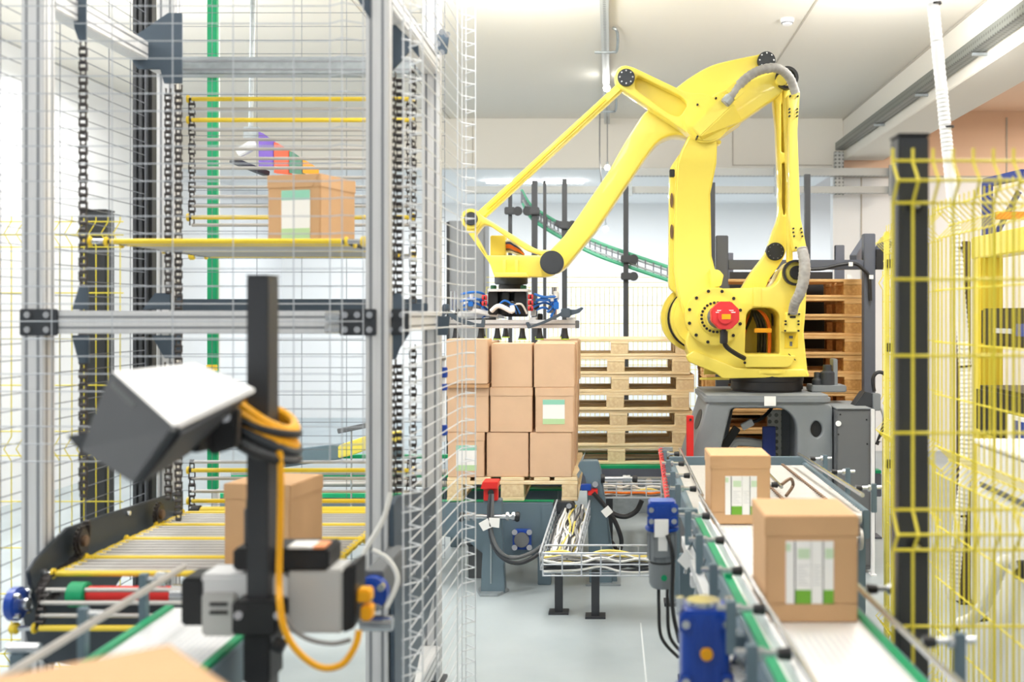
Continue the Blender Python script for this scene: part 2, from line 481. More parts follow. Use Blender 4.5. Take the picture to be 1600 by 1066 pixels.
# ------------------------------------------------------------------ yellow welded-wire fences
def fence(name, label, p0, u, length, nrm, top, sp, r, m, folds=(1.975, 1.11, 0.245), hs=None, solo=True, bulge=0.05, grp=None):
    """panel of vertical wires with V folds and straight horizontals; u = direction, nrm = side the folds bulge to"""
    p0 = Vector(p0); u = Vector(u); nrm = Vector(nrm)
    t = thing(name, label, 'fence', (p0.x, p0.y, 0), grp)
    hs = hs or [2.03, 1.975, 1.925, 1.735, 1.545, 1.353, 1.162, 1.11, 1.062, 0.872, 0.68, 0.49, 0.3, 0.245, 0.19]
    path = []
    for z in (top,) + tuple(x for f in folds for x in (f + 0.05, f, f - 0.05)) + (0.02,):
        if z <= top: path.append((z, bulge if any(abs(z - f) < 1e-6 for f in folds) else 0))
    vp = [nrm * b + Vector((0, 0, z)) for z, b in path]
    g = G().tube(vp, r, 6)
    n = int(length / sp) + 1
    if solo:
        me = g.mesh('vertical_wire', m)
        for i in range(n): inst('vertical_wire', me, t, u * (i * sp))
        me2 = G().tube([Vector((0, 0, 0)), u * length], r, 6).mesh('horizontal_wire', m)
        for z in hs:
            b = bulge if any(abs(z - f) < 1e-6 for f in folds) else 0
            inst('horizontal_wire', me2, t, nrm * (b - r * 1.2) + Vector((0, 0, z)))
    else:
        a = G()
        for i in range(n): a.tube([p + u * (i * sp) for p in vp], r, 4)
        stuff(a.build('vertical_wires', m, t, local=True))
        a = G()
        for z in hs:
            b = bulge if any(abs(z - f) < 1e-6 for f in folds) else 0
            a.tube([nrm * b + Vector((0, 0, z)), u * length + nrm * b + Vector((0, 0, z))], r, 4)
        stuff(a.build('horizontal_wires', m, t, local=True))
    return t


def fpost(label, x, y, w_, dp, top, knobs=()):
    t = thing('fence_post', label, 'post', (x, y, 0), 'black fence posts')
    G().box(x - w_ / 2, x + w_ / 2, y, y + dp, 0.01, top).build('post', POSTM, t, 0.004)
    G().box(x - w_ / 2 - 0.002, x + w_ / 2 + 0.002, y - 0.002, y + dp + 0.002, top, top + 0.008).build('cap', BLACK, t, 0.002)
    G().box(x - 0.08, x + 0.08, y - 0.03, y + dp + 0.03, 0, 0.01).build('foot_plate', POSTM, t)
    for z in knobs:
        c = G().cbox((x, y - 0.012, z), 0.03, 0.022, 0.036).build('clamp', BLACK, t, 0.004)
        G().cyl((x, y - 0.034, z), (x, y - 0.02, z), 0.008, 10).build('bolt', CHROME, c)
    return t


fpost('tall black fence post rising beside the white belt, with two wire clamps', hx(1428, 2.76), 2.76, 0.078, 0.08, hz(213, 2.76), (hz(318, 2.7), hz(860, 2.7)))
fence('wire_fence', 'yellow wire fence panel nearest the camera, clamped to the tall black post', (hx(1395, 2.7), 2.7, 0), (1, 0, 0), 0.6, (0, -1, 0), 2.06, 0.05, 0.0038, YELF, grp='yellow wire fence panels')
fence('wire_fence', 'yellow wire fence panel receding along the robot cell in front of the white hose', (1.2, 2.9, 0), (0, 1, 0), 1.12, (1, 0, 0), 2.06, 0.05, 0.0028, YELF, grp='yellow wire fence panels')
fence('wire_fence', 'second yellow wire fence panel receding behind the tall black post', (1.235, 4.06, 0), Vector((0.045, 1, 0)).normalized(), 1.0, (-1, 0, 0), 2.06, 0.05, 0.0019, YELF, grp='yellow wire fence panels')
t = thing('fence_post', 'slim yellow fence post beyond the roller conveyor, with small black clamps', 'post', (hx(1386, 5.09), 5.09, 0), 'slim yellow fence posts')
G().box(hx(1383, 5.09), hx(1390, 5.09), 5.09, 5.12, 0, hz(362, 5.09)).build('post', mat('pale_yellow', (236, 226, 120), 0.5), t, 0.003)
for py in (412, 543, 725): G().cbox(at(1390, py, 5.08), 0.03, 0.03, 0.04).build('clamp', BLACK, t, 0.004)
fence('wire_fence', 'yellow wire fence panel between the pallet magazine and the slim yellow post', (hx(1374, 8.0), 7.9, 0), (1, 0, 0), 0.19, (-0.8, -0.3, 0), 1.96, 0.03, 0.0035, YELF, folds=(1.87, 1.0), grp='yellow wire fence panels', bulge=0.04)
fence('wire_fence', 'pale yellow wire fence far behind the pallets under the chute', (hx(885, 11.4), 11.4, 0), (1, 0, 0), 1.5, (0, -1, 0), 1.93, 0.05, 0.003, YELF, folds=(1.84, 1.0), solo=False, grp='yellow wire fence panels')
fence('wire_fence', 'pale yellow wire fence far behind the gripper suction cups', (hx(760, 11.4), 11.4, 0), (1, 0, 0), 0.75, (0, -1, 0), 1.93, 0.05, 0.003, YELF, folds=(1.84, 1.0), solo=False, grp='yellow wire fence panels')
fence('wire_fence', 'yellow wire fence panel left of the box lift', (hx(-20, 4.5), 4.5, 0), (1, 0, 0), 0.56, (-1, -0.4, 0), 2.05, 0.05, 0.0026, YELF, grp='yellow wire fence panels', folds=(1.98, 1.09, 0.245), bulge=0.025)
fpost('dark fence post behind the left chain of the box lift', hx(145, 4.56), 4.56, 0.11, 0.08, hz(330, 4.56))

# ------------------------------------------------------------------ machine behind the right fence
t = thing('wrapping_machine', 'yellow framed machine with a black control panel behind the fence', 'machine', (2.0, 5, 0))
X = 2.0
G().box(X, X + 0.1, 5.9, 6.0, 0, hz(378, 6.0)).build('column', YEL, t, 0.006)
G().box(X, X + 0.1, 4.2, 4.3, 0, hz(378, 6.0)).build('column', YEL, t, 0.006)
G().box(X - 0.01, X + 0.11, 4.15, 6.02, 1.95, 2.07).build('top_beam', YEL, t, 0.006)
G().box(X + 0.02, X + 0.08, 4.3, 5.9, 0.95, 1.03).build('cross_beam', YEL, t, 0.005)
G().box(X - 0.01, X + 0.11, 5.86, 5.9, 1.0, 1.95).build('guide', YELR, t)
cp = G().box(X - 0.03, X + 0.04, 4.6, 5.8, hz(545, 5.8) + 0.02, hz(488, 5.8) + 0.02).build('control_panel', BLACK, t, 0.01)
G().box(X - 0.036, X - 0.03, 5.1, 5.28, 1.54, 1.6).build('display', BLUE, cp)
G().cyl((X - 0.045, 5.0, 1.58), (X - 0.03, 5.0, 1.58), 0.022, 12).build('lamp', LEDG, cp)
G().box(X - 0.036, X - 0.03, 5.35, 5.6, 1.55, 1.575).build('label_strip', GLASSV, cp)
cb = G().box(X - 0.06, X + 0.3, 4.3, 5.8, 1.02, 1.27).build('motor_housing', BLACK, t, 0.02)
G().cyl((X - 0.09, 4.95, 1.22), (X - 0.06, 4.95, 1.22), 0.028, 12).build('stop_button', RED, cb)
sk = G().box(X - 0.07, X - 0.06, 4.8, 5.3, 1.03, 1.16).build('data_plate', PAPER, cb)
for k in range(4): G().box(X - 0.073, X - 0.07, 4.86 + k * 0.1, 4.92 + k * 0.1, 1.05, 1.14).build('print', BLUE, sk)
t = thing('dark_column', 'dark brown steel column at the far end of the yellow machine', 'column', (hx(1509, 6.2), 6.2, 0))
G().box(hx(1501, 6.2), hx(1517, 6.2), 6.2, 6.28, 0, hz(377, 6.2)).build('column', mat('brown_steel', (70, 58, 52), 0.6), t, 0.004)
G().box(hx(1497, 6.2), hx(1521, 6.2), 6.16, 6.32, 0, 0.012).build('foot_plate', POSTM, t)
t = thing('white_cabinet', 'low white machine cabinet with a hose elbow behind the yellow fence', 'cabinet', (1.5, 4, 0))
G().box(1.5, 1.9, 2.9, 4.47, 0.05, 1.12).build('body', WHITE, t, 0.012)
G().box(1.49, 1.5, 3.0, 4.4, 0.95, 0.97).box(1.49, 1.5, 3.6, 3.61, 0.1, 0.95).build('panel_joint', GREYD, t)
G().box(1.485, 1.91, 2.88, 4.48, 1.12, 1.135).build('top_edge', WHITE, t, 0.003)
G().cyl((1.47, 3.95, 0.72), (1.5, 3.95, 0.72), 0.035, 14).build('hose_port', BLACK, t)
G().box(1.55, 1.88, 2.95, 4.42, 0, 0.05).build('plinth', GREYD, t)


def hose(name, pts, r, m, parent, rib=0.017, k=10):
    P = curve_pts(pts, k); Q = []; R_ = []
    L = 0
    acc = [P[0]]
    for a, b in zip(P, P[1:]):
        seg = (b - a).length; n = max(1, int(seg / (rib / 2)))
        for i in range(n): Q.append(a + (b - a) * i / n)
    for i in range(len(Q)): R_.append(r * (1.0 if i % 2 else 0.88))
    return G().tube(Q, r, 10, True, R_).build(name, m, parent)


d = 4.66
t = thing('ribbed_hose', 'white corrugated hose hanging from the ceiling beside the tall black post', 'hose', at(1455, -40, d))
hose('hose', apts([(1450, -260, d), (1455, -40, d), (1463, 60, d), (1472, 150, d), (1482, 250, d), (1490, 330, d), (1497, 430, d), (1505, 540, d), (1510, 640, d), (1508, 740, d), (1500, 810, d), (1493, 880, d), (1489, 940, d)]), 0.027, WHITE, t)
for p, q in (((1460.5, 6), 1), ((1480, 199), 1), ((1500, 388), 1), ((1507, 572), 1), ((1504, 805), 1)):
    G().cyl(at(p[0], p[1] - 1.5, d), at(p[0] + 0.3, p[1] + 1.5, d), 0.029, 12).build('tie', BLACK, t)
t = thing('ribbed_hose', 'short white corrugated hose hooking up into the white cabinet', 'hose', (1.46, 3.9, 0.5))
hose('hose', [at(1500, 975, 4.3), at(1520, 966, 4.25), at(1540, 942, 4.15), at(1556, 905, 4.05), at(1566, 880, 4.0), (1.465, 3.97, 0.74), (1.48, 3.95, 0.72)], 0.026, WHITE, t)
cable('cable', [(1.36, 4.3, 0.02), (1.36, 4.3, 0.3), (1.38, 4.3, 0.42), (1.47, 4.25, 0.46)], 0.012, BLACK, t)
d = 9.2
t = thing('storage_rack', 'blue storage rack with an orange beam in the far right corner', 'rack', (hx(1545, d), d, 0))
for px in (1545, 1640): G().box(hx(px - 7, d), hx(px + 7, d), d, d + 0.07, 0, hz(283, d)).build('upright', BLUEN, t, 0.004)
G().box(hx(1556, d), hx(1640, d), d - 0.02, d + 0.03, hz(343, d), hz(331, d)).build('beam', ORANGE, t, 0.004)
G().box(hx(1556, d), hx(1640, d), d - 0.02, d + 0.03, hz(505, d), hz(495, d)).build('beam', ORANGE, t, 0.004)
G().bar(at(1553, 372, d + 0.03), at(1592, 300, d + 0.03), 0.04, 0.04).build('brace', BLUEN, t)
G().bar(at(1540, 286, d - 0.5), at(1600, 272, d - 1.2), 0.05, 0.07).build('side_beam', BLUEN, t)
# ------------------------------------------------------------------ palletising robot
rb = thing('palletising_robot', 'large yellow palletising robot arm on a grey cast pedestal', 'robot', (hx(1198, 7.45), 7.45, hz(615, 7.45)))


def rplate(name, pts, y0, y1, m=None, par=None, holes=(), bev=0.008, seg=5):
    return plate(name, [fillet(xz_r(pts, y0), seg)] + [fillet(xz_r(h, y0), seg) for h in holes], y0, y1, m or YEL, par or rb, bev)


def xz_r(pts, d): return [(hx(p[0], d), hz(p[1], d)) + ((p[2] * d / F,) if len(p) > 2 else ()) for p in pts]


def ydisc(name, px, py, r, y0, y1, m, par=None, bev=0.004, n=40):
    k = r * y0 / F
    return G().cyl((hx(px, y0), y0, hz(py, y0)), (hx(px, y0), y1, hz(py, y0)), k, n).build(name, m, par or rb, bev)


def bolts(px, py, r, n, y, rad, m=BLACK, par=None, a0=0.0, span=2 * math.pi, name='bolts', h=0.008):
    g = G()
    for i in range(n):
        a = a0 + span * i / n
        x = hx(px, y) + r * y / F * math.cos(a); z = hz(py, y) + r * y / F * math.sin(a)
        g.cyl((x, y - h, z), (x, y + 0.004, z), rad, 8)
    return stuff(g.build(name, m, par or rb))


bz = hz(612, 7.45); bx = hx(1198, 7.45)
G().tube([(bx, 7.45, bz), (bx, 7.45, bz + 0.02), (bx, 7.45, bz + 0.022), (bx, 7.45, bz + 0.075), (bx, 7.45, bz + 0.08), (bx, 7.45, bz + 0.135)], 0.24, 48, True, [0.235, 0.235, 0.245, 0.245, 0.25, 0.25]).build('swivel_ring', BLACK, rb)
# turret
G().cyl((bx, 7.45, bz + 0.13), (bx, 7.45, bz + 0.165), 0.265, 48).build('turret_base', YEL, rb, 0.008)
tur = rplate('turret', [(1122, 451, 4), (1170, 450, 3), (1211, 449, 14), (1226, 418, 26), (1245, 409, 22), (1262, 424, 16), (1259, 488, 4), (1256, 520), (1262, 580, 5), (1266, 588, 2), (1137, 590, 4), (1118, 582, 8), (1080, 562, 8), (1070, 535, 20), (1090, 480, 20)], 7.22, 7.62,
             holes=[[(1166, 490, 10), (1176, 481, 8), (1206, 481, 8), (1218, 490, 8), (1218, 553, 3), (1164, 553, 4)]], bev=0.012)
G().box(hx(1100, 7.62), hx(1254, 7.62), 7.60, 7.66, hz(585, 7.62), hz(455, 7.62)).build('back_web', YEL, tur)
rplate('rib', [(1177, 449), (1190, 449), (1190, 479), (1177, 479)], 7.205, 7.225, par=tur, bev=0.003)
G().prism(xz([(1206, 483), (1217, 490), (1217, 525), (1207, 508)], 7.5), 7.5, 7.55).build('dark_opening', BLACK, tur)
rplate('bracket', [(1164, 556, 2), (1243, 556, 2), (1238, 569, 6), (1232, 574, 4), (1164, 574, 3)], 7.18, 7.222, bev=0.004)
rplate('stop_arm', [(1094, 591), (1140, 589), (1140, 594), (1094, 594)], 7.3, 7.36, bev=0.003)
rplate('front_lip', [(1072, 556, 4), (1085, 548, 4), (1150, 575, 4), (1258, 577, 3), (1264, 589), (1130, 592, 4), (1118, 583, 4), (1076, 566, 4)], 7.20, 7.3, bev=0.008)
for px, py in ((1164, 567),): ydisc('screw', px, py, 2, 7.17, 7.19, BLACK)
# shoulder drum seen on the far side and the joint flange on the near side
ydisc('far_flange', 1086, 497, 53, 7.5, 7.72, YEL, bev=0.03)
G().ring((hx(1092, 7.46), 7.46, hz(498, 7.46)), (0, 1, 0), 0.215, 0.19, 0.035, 40).build('seal', BLACK, rb)
ydisc('shoulder_drum', 1098, 497, 50, 7.3, 7.5, YEL, bev=0.02)
fl = ydisc('joint_flange', 1117, 495, 46, 7.14, 7.3, YEL, bev=0.008, n=56)
bolts(1117, 495, 41, 12, 7.14, 0.011, par=fl, a0=0.25)
ydisc('inner_ring', 1119, 496, 27, 7.11, 7.15, YEL, par=fl, bev=0.005)
bolts(1119, 496, 23, 18, 7.11, 0.009, par=fl, a0=1.2, span=4.6)
G().cyl(at(1121, 496, 7.12), at(1131, 493.5, 7.0), .078, 28).build('motor_barrel', GREYD, rb, .004); mo = ydisc('motor_neck', 1121, 496, 19, 7.08, 7.12, YEL, bev=0.004)
k = 23.5 * 6.95 / F
G().prism(circ(hx(1133, 6.95), hz(493, 6.95), k, 8, math.pi / 8), 6.93, 7.05).build('motor', REDM, rb, 0.006)
mb = G().prism(circ(hx(1133, 6.92), hz(495, 6.92), k * 0.52, 8, math.pi / 8), 6.91, 6.94).build('motor_cap', REDM, rb, 0.004)
G().box(hx(1128, 6.9), hx(1142, 6.9), 6.906, 6.912, hz(499, 6.9), hz(491, 6.9)).build('warning_plate', YELC, mb)
stuff(G().box(hx(1119, 6.9), hx(1150, 6.9), 6.926, 6.932, hz(489, 6.9), hz(487.5, 6.9)).box(hx(1121, 6.9), hx(1147, 6.9), 6.926, 6.932, hz(486, 6.9), hz(484.5, 6.9)).build('print', PAPER, rb))
cable('motor_cable', apts([(1131, 515, 7.0), (1131, 532, 7.0), (1136, 543, 7.03), (1150, 553, 7.1), (1163, 560, 7.16)]), 0.016, BLACK, rb)
G().cyl(at(1131, 517, 7.0), at(1131, 537, 7.0), 0.026, 12).build('plug', BLACK, rb, 0.004)
# cables in the turret window
for i, (dx, m) in enumerate(((0, ORANGE), (-7, BLACK), (-12, BLACK), (-17, BLACK))):
    cable('cable', apts([(1202 + dx, 553, 7.42 + i * 0.02), (1202 + dx, 515, 7.4), (1196 + dx, 495, 7.38), (1184 + dx * 0.5, 487, 7.4), (1172, 494 - dx * 0.3, 7.45), (1163, 520, 7.5), (1160, 548, 7.5)]), 0.011 if i else 0.013, m, rb)
G().box(hx(1179, 7.33), hx(1206, 7.33), 7.33, 7.35, hz(520, 7.33), hz(513, 7.33)).build('cable_clamp', YELC, rb, 0.003)
# lower arm
rows = ((196, 1086, 1116, 7.2, 7.46), (212, 1076, 1121, 7.18, 7.48), (236, 1064, 1120.5, 7.18, 7.5), (256, 1058, 1119.6, 7.2, 7.5), (303, 1055, 1110, 7.3, 7.52), (400, 1053.5, 1112, 7.3, 7.52), (424, 1054, 1118, 7.29, 7.52), (455, 1058, 1126, 7.27, 7.52), (490, 1068, 1135, 7.27, 7.52), (524, 1085, 1135, 7.28, 7.5))
lg = G(); vs = []; fs = []
for (py, xl, xr, ya, yb_) in rows:
    vs += [(hx(xl, ya), ya, hz(py, ya)), (hx(xr, ya), ya, hz(py, ya)), (hx(xr, ya), yb_, hz(py, ya)), (hx(xl, ya), yb_, hz(py, ya))]
for i in range(len(rows) - 1):
    for k in range(4): fs.append((i * 4 + k, i * 4 + (k + 1) % 4, i * 4 + 4 + (k + 1) % 4, i * 4 + 4 + k))
fs += [(3, 2, 1, 0), tuple(len(vs) - 4 + k for k in range(4))]
la = lg.add(vs, fs).build('lower_arm', YEL, rb, 0.012, 3)
rplate('side_web', [(1062, 240, 4), (1047, 262, 5), (1046, 300), (1045, 450, 6), (1058, 460), (1066, 300)], 7.42, 7.56, par=la, holes=(), bev=0.008)
rplate('lug', [(1110, 420), (1124, 422, 3), (1131, 430, 2), (1127, 447, 3), (1112, 450)], 7.22, 7.4, par=la, bev=0.004)
for py in (313, 362):
    c = at(1049.5, py, 7.41); G().prism([(c.x + 0.011 * math.cos(a), c.z + 0.05 * math.sin(a)) for a in [i * math.pi / 9 for i in range(18)]], 7.405, 7.425).build('oval_hole', BRONZE, la)
G().cbox(at(1050, 271, 7.3), 0.035, 0.06, 0.05).build('limit_switch', BLACK, la, 0.004)
for px, py in ((1124, 222), (1122, 214)): ydisc('pin', px, py, 3, 7.3, 7.4, YEL, par=la)
# forearm: from the elbow out to the wrist, with the tail fin behind
fa = rplate('forearm', [(1200, 79, 14), (1184, 85), (1153, 91, 20), (1111, 101, 30), (1080, 119, 30), (1055, 138, 20), (1024, 164, 20), (1006, 176, 24), (976, 223, 20), (951, 268), (900, 343), (880, 371, 12), (858, 392, 12), (852, 410, 14), (862, 430, 16), (882, 420, 14), (908, 388, 20), (931, 360), (1012, 240, 20), (1030, 218, 24), (1052, 209, 16), (1074, 212, 10), (1103, 226, 30), (1128, 212, 10), (1160, 190), (1175, 145, 20), (1200, 112, 12), (1212, 98, 12)], 7.34, 7.58, bev=0.016, seg=6)
ydisc('tail_pin', 1198, 94, 14, 7.30, 7.6, DARK)
bolts(1198, 94, 11, 8, 7.30, 0.006, m=CHROME)
# triangular link plate in front, with its pocket
lk = rplate('link_plate', [(960, 120.5, 0), (961, 113, 0), (965, 107, 0), (971, 103, 0), (979, 102, 0), (990, 105, 4), (1076, 146, 16), (1100, 145, 30), (1140, 165, 30), (1141, 200, 30), (1118, 222, 24), (1092, 221, 20), (1068, 203, 6), (970, 137, 5), (963, 131, 0)], 7.16, 7.32, bev=0.010,
            holes=[[(994, 116, 8), (1064, 150, 12), (1076, 162, 8), (1062, 184, 14), (1046, 178, 12), (990, 137, 10)]])
rplate('pocket_web', [(985, 112), (1072, 150), (1072, 190), (1040, 182), (985, 140)], 7.25, 7.31, par=lk, bev=0.003)
ydisc('pin_cap', 978.5, 120.5, 13.5, 7.13, 7.17, DARK)
bolts(978.5, 120.5, 10, 8, 7.13, 0.006, m=CHROME)
ydisc('elbow_hub', 1104, 186, 36, 7.12, 7.2, YEL, bev=0.01, n=48)
lm = rplate('rear_limb', [(1110, 148, 16), (1165, 128, 10), (1206, 112, 10), (1222, 110, 14), (1232, 126, 12), (1222, 145, 8), (1160, 188, 6), (1125, 213, 10), (1100, 200, 10)], 7.18, 7.34, bev=0.012)
cov = G()
v = [at(1080, 199, 7.02), at(1094, 214, 7.02), at(1148, 162, 7.02), at(1130, 147, 7.02)]
v2 = [at(1080, 199, 7.14), at(1097, 220, 7.14), at(1160, 190, 7.14), at(1132, 146, 7.14)]
cov.add(v + v2, [(0, 1, 2, 3), (7, 6, 5, 4), (0, 4, 5, 1), (1, 5, 6, 2), (2, 6, 7, 3), (3, 7, 4, 0)]).build('hub_cover', YEL, rb, 0.008)
for px, py in ((1090, 213), (1138, 173), (1133, 188), (1090, 163), (1119, 153)): ydisc('screw', px, py, 1.6, 7.0 if px == 1090 and py > 200 else 7.1, 7.13, BLACK)
G().bar(at(1141, 135, 7.0), at(1156, 150, 7.0), 0.04, 0.085).build('hose_clamp', YEL, rb, 0.004)
hs = curve_pts(apts([(1132, 162, 7.0), (1143, 150, 7.0), (1156, 132, 7.0), (1172, 118, 7.0), (1190, 109, 7.0), (1210, 106, 7.02), (1226, 113, 7.05), (1236, 126, 7.08), (1243, 146, 7.1)]), 10)
G().tube(hs, 0.03, 14, True, [0.03 + 0.0015 * math.sin(i * 1.9) for i in range(len(hs))]).build('upper_hose', SLEEVE, rb)
G().cyl(at(1133, 161, 7.0), at(1141, 152, 7.0), 0.034, 16).build('hose_collar', GALV, rb, 0.003)
# rear parallel links and conduit
G().ring((hx(1224, 7.3), 7.14, hz(124, 7.2)), (0, 1, 0), 0.075, 0.055, 0.06, 28).build('seal', BLACK, rb)
ydisc('link_pin', 1222, 124, 9, 7.12, 7.3, YEL)
ydisc('link_pin_cap', 1233, 119, 9, 7.2, 7.36, DARK)
rl = rplate('rear_link', [(1208, 150, 4), (1216, 130, 8), (1232, 122, 8), (1240, 150, 6), (1238, 330, 20), (1228, 400, 18), (1200, 440, 10), (1196, 452), (1158, 452), (1172, 428, 10), (1197, 396, 12), (1206, 366, 10), (1215, 345, 20), (1218, 322, 12), (1213, 200)], 7.36, 7.46, bev=0.012,
            holes=[[(1221, 160, 4), (1228, 160, 4), (1228, 238, 4), (1221, 238, 4)], [(1222, 254, 4), (1228, 254, 4), (1228, 330, 6), (1225, 338, 4), (1222, 320)]])
G().box(hx(1214, 7.46), hx(1232, 7.46), 7.44, 7.47, hz(345, 7.46), hz(150, 7.46)).build('link_web', YEL, rl)
ydisc('link_pivot', 1212, 393, 14, 7.32, 7.4, BLACK)
bolts(1212, 393, 11, 10, 7.32, 0.004, m=GREYD)
rplate('conduit_bar', [(1224, 130, 3), (1231, 130, 3), (1236, 200), (1239, 410, 3), (1231, 410, 3), (1231, 300)], 7.24, 7.32, bev=0.005)
rplate('conduit_cover', [(1232, 147, 2), (1250, 144, 2), (1247, 187, 3), (1246, 205, 4), (1251, 340, 5), (1261, 390, 3), (1241, 393, 3), (1234, 340), (1233, 205, 4), (1234, 187, 3)], 7.14, 7.24, bev=0.006)
for py, x0, x1 in ((150, 1235, 1247), (170, 1234, 1246), (175, 1234, 1246), (181, 1234, 1246), (357, 1240, 1252), (363, 1240, 1253), (369, 1241, 1254), (387, 1244, 1258)):
    for x in (x0, x1): ydisc('screw', x, py, 1.4, 7.12, 7.15, BLACK, bev=0, n=10)
ydisc('ear', 1245, 426, 19, 7.18, 7.5, YEL, bev=0.01)
G().ring((hx(1244, 7.14), 7.15, hz(426, 7.14)), (0, 1, 0), 0.085, 0.07, 0.05, 28).build('seal', BLACK, rb)
ydisc('pivot_cap', 1246, 426, 11, 7.14, 7.22, BLACK)
hs = curve_pts(apts([(1253, 388, 7.08), (1257, 410, 7.05), (1256, 435, 7.04), (1250, 458, 7.05), (1242, 474, 7.08), (1239, 488, 7.12)]), 10)
G().tube(hs, 0.03, 14, True, [0.034 + 0.0018 * math.sin(i * 2.3) + 0.004 * math.sin(i / 12) for i in range(len(hs))]).build('lower_hose', SLEEVE, rb)
rplate('terminal_cover', [(1230, 488, 2), (1252, 488, 2), (1250, 519, 2), (1224, 519, 2)], 7.12, 7.23, bev=0.004)
G().box(hx(1235, 7.1), hx(1244, 7.1), 7.115, 7.125, hz(497, 7.1), hz(494, 7.1)).build('slot', BLACK, rb)
for x, y in ((1233, 491), (1249, 491), (1228, 502), (1248, 502), (1228, 507), (1248, 507), (1227, 517), (1248, 517)): ydisc('screw', x, y, 1.5, 7.1, 7.13, BLACK, bev=0, n=10)
lb = rplate('warning_label', [(1226, 521), (1247, 521), (1247, 544), (1226, 544)], 7.214, 7.222, m=YELR, bev=0.001)
stuff(G().box(hx(1233, 7.21), hx(1239, 7.21), 7.211, 7.215, hz(529, 7.21), hz(525, 7.21)).box(hx(1234, 7.21), hx(1238, 7.21), 7.211, 7.215, hz(541, 7.21), hz(534, 7.21)).build('print', GREYD, lb))
stuff(G().bar(at(1232, 553, 7.2), at(1243, 563, 7.2), 0.006, 0.006).build('cable_tie', BLACK, rb))
# thin rod to the wrist, wrist frame
G().prism(fillet(xz([(966, 128), (975, 138), (748, 348), (737, 338)], 7.2)), 7.22, 7.30).build('wrist_rod', YEL, rb, 0.012)
G().prism(xz([(945, 152), (948, 155), (762, 328), (759, 325)], 7.2), 7.21, 7.225).build('rod_rib', YELR, rb, 0.003)
wf = rplate('wrist_frame', [(722, 345, 6), (725, 333, 8), (736, 328, 8), (748, 333, 6), (756, 339, 3), (840, 391, 10), (862, 390, 10), (880, 410, 12), (866, 430, 10), (850, 433, 4), (772, 432, 3), (765, 412, 3), (727, 358, 6)], 7.14, 7.28, bev=0.009,
            holes=[[(742, 366, 3), (754, 350, 6), (764, 352, 4), (821, 391, 6), (846, 399, 2), (760, 399, 3)]])
rplate('gusset', [(765, 399), (820, 399), (845, 404), (820, 420), (772, 420)], 7.30, 7.5, par=wf, bev=0.004)
for px in (788, 807): rplate('rib', [(px - 2.5, 406), (px + 2.5, 406), (px + 2.5, 428), (px - 2.5, 428)], 7.10, 7.16, par=wf, bev=0.003)
rplate('foot', [(773, 426), (822, 426), (825, 433), (772, 433)], 7.08, 7.4, par=wf, bev=0.005)
ydisc('wrist_pin_cap', 736, 342, 10, 7.10, 7.15, DARK)
G().ring((hx(736, 7.13), 7.12, hz(342, 7.13)), (0, 1, 0), 0.066, 0.045, 0.03, 28).build('pin_collar', YEL, rb)
ydisc('forearm_pin_cap', 862, 410, 18.5, 7.07, 7.16, DARK, bev=0.006)
G().box(hx(766, 7.33), hx(790, 7.33), 7.33, 7.45, hz(400, 7.33), hz(368, 7.33)).build('junction_box', YEL, rb, 0.006)
for i, m in enumerate((CABLEW, BLUEN, ORANGE, ORANGE, BRONZE, CABLEW)):
    cable('cable', apts([(789, 378 + i * 3, 7.36), (797, 376 + i * 3.4, 7.3 + i * 0.01), (808, 384 + i * 2.6, 7.3), (818, 396 + i, 7.34)]), 0.009, m, rb)

# ------------------------------------------------------------------ vacuum gripper carried by the robot
GY = 7.25
gr = thing('vacuum_gripper', 'vacuum gripper with black suction cups under the robot wrist', 'gripper', at(797, 432, GY + 0.1))
gx = hx(797, GY)
G().cyl((gx, GY + 0.08, hz(444, GY)), (gx, GY + 0.08, hz(431, GY)), 0.112, 36).build('wrist_flange', DARK, gr, 0.005)
G().cyl((gx, GY + 0.08, hz(458, GY)), (gx, GY + 0.08, hz(444, GY)), 0.085, 28).build('spacer', BLACK, gr, 0.004)
G().box(hx(764, GY), hx(826, GY), GY - 0.08, GY + 0.25, hz(456, GY), hz(452, GY)).build('top_plate', ALU, gr, 0.002)
for px in (771, 818): G().cyl(at(px, 453, GY - 0.05), at(px, 446, GY - 0.05), 0.02, 12).build('green_valve', GREEND, gr, 0.003)
G().box(hx(768, GY), hx(822, GY), GY + .1, GY + .2, hz(495, GY), hz(456, GY)).build('valve_body', BLACK, gr, .005)
for a, b_ in ((763, 778), (785, 796), (804, 823)):
    G().box(hx(a, GY), hx(b_, GY), GY - 0.02, GY + 0.12, hz(492, GY), hz(456, GY)).build('valve_block', BLACK, gr, 0.006)
for px, py in ((757, 465), (757, 474), (829, 464), (829, 473), (829, 482)):
    G().cyl(at(px - 4, py, GY - 0.04), at(px + 4, py, GY - 0.04), 0.017, 14).build('red_fitting', REDM, gr, 0.003)
    G().cyl(at(px - 1, py, GY - 0.06), at(px + 1, py, GY - 0.06), 0.011, 10).build('fitting_eye', BLACK, gr)
bar = G().box(hx(640, GY), hx(904, GY), GY - 0.02, GY + 0.03, hz(513, GY), hz(500, GY)).build('front_rail', ALU, gr, 0.003)
G().box(hx(640, GY), hx(900, GY), GY - 0.024, GY - 0.02, hz(508, GY), hz(505.5, GY)).build('groove', ALUG, bar)
G().box(hx(899, GY), hx(905, GY), GY - 0.025, GY + 0.035, hz(513, GY), hz(501, GY)).build('end_cap', GREYD, bar, 0.003)
G().box(hx(640, GY + 0.6), hx(904, GY + 0.6), GY + 0.6, GY + 0.65, hz(512, GY + .6), hz(502, GY + .6)).build('rear_rail', ALU, gr, 0.003)
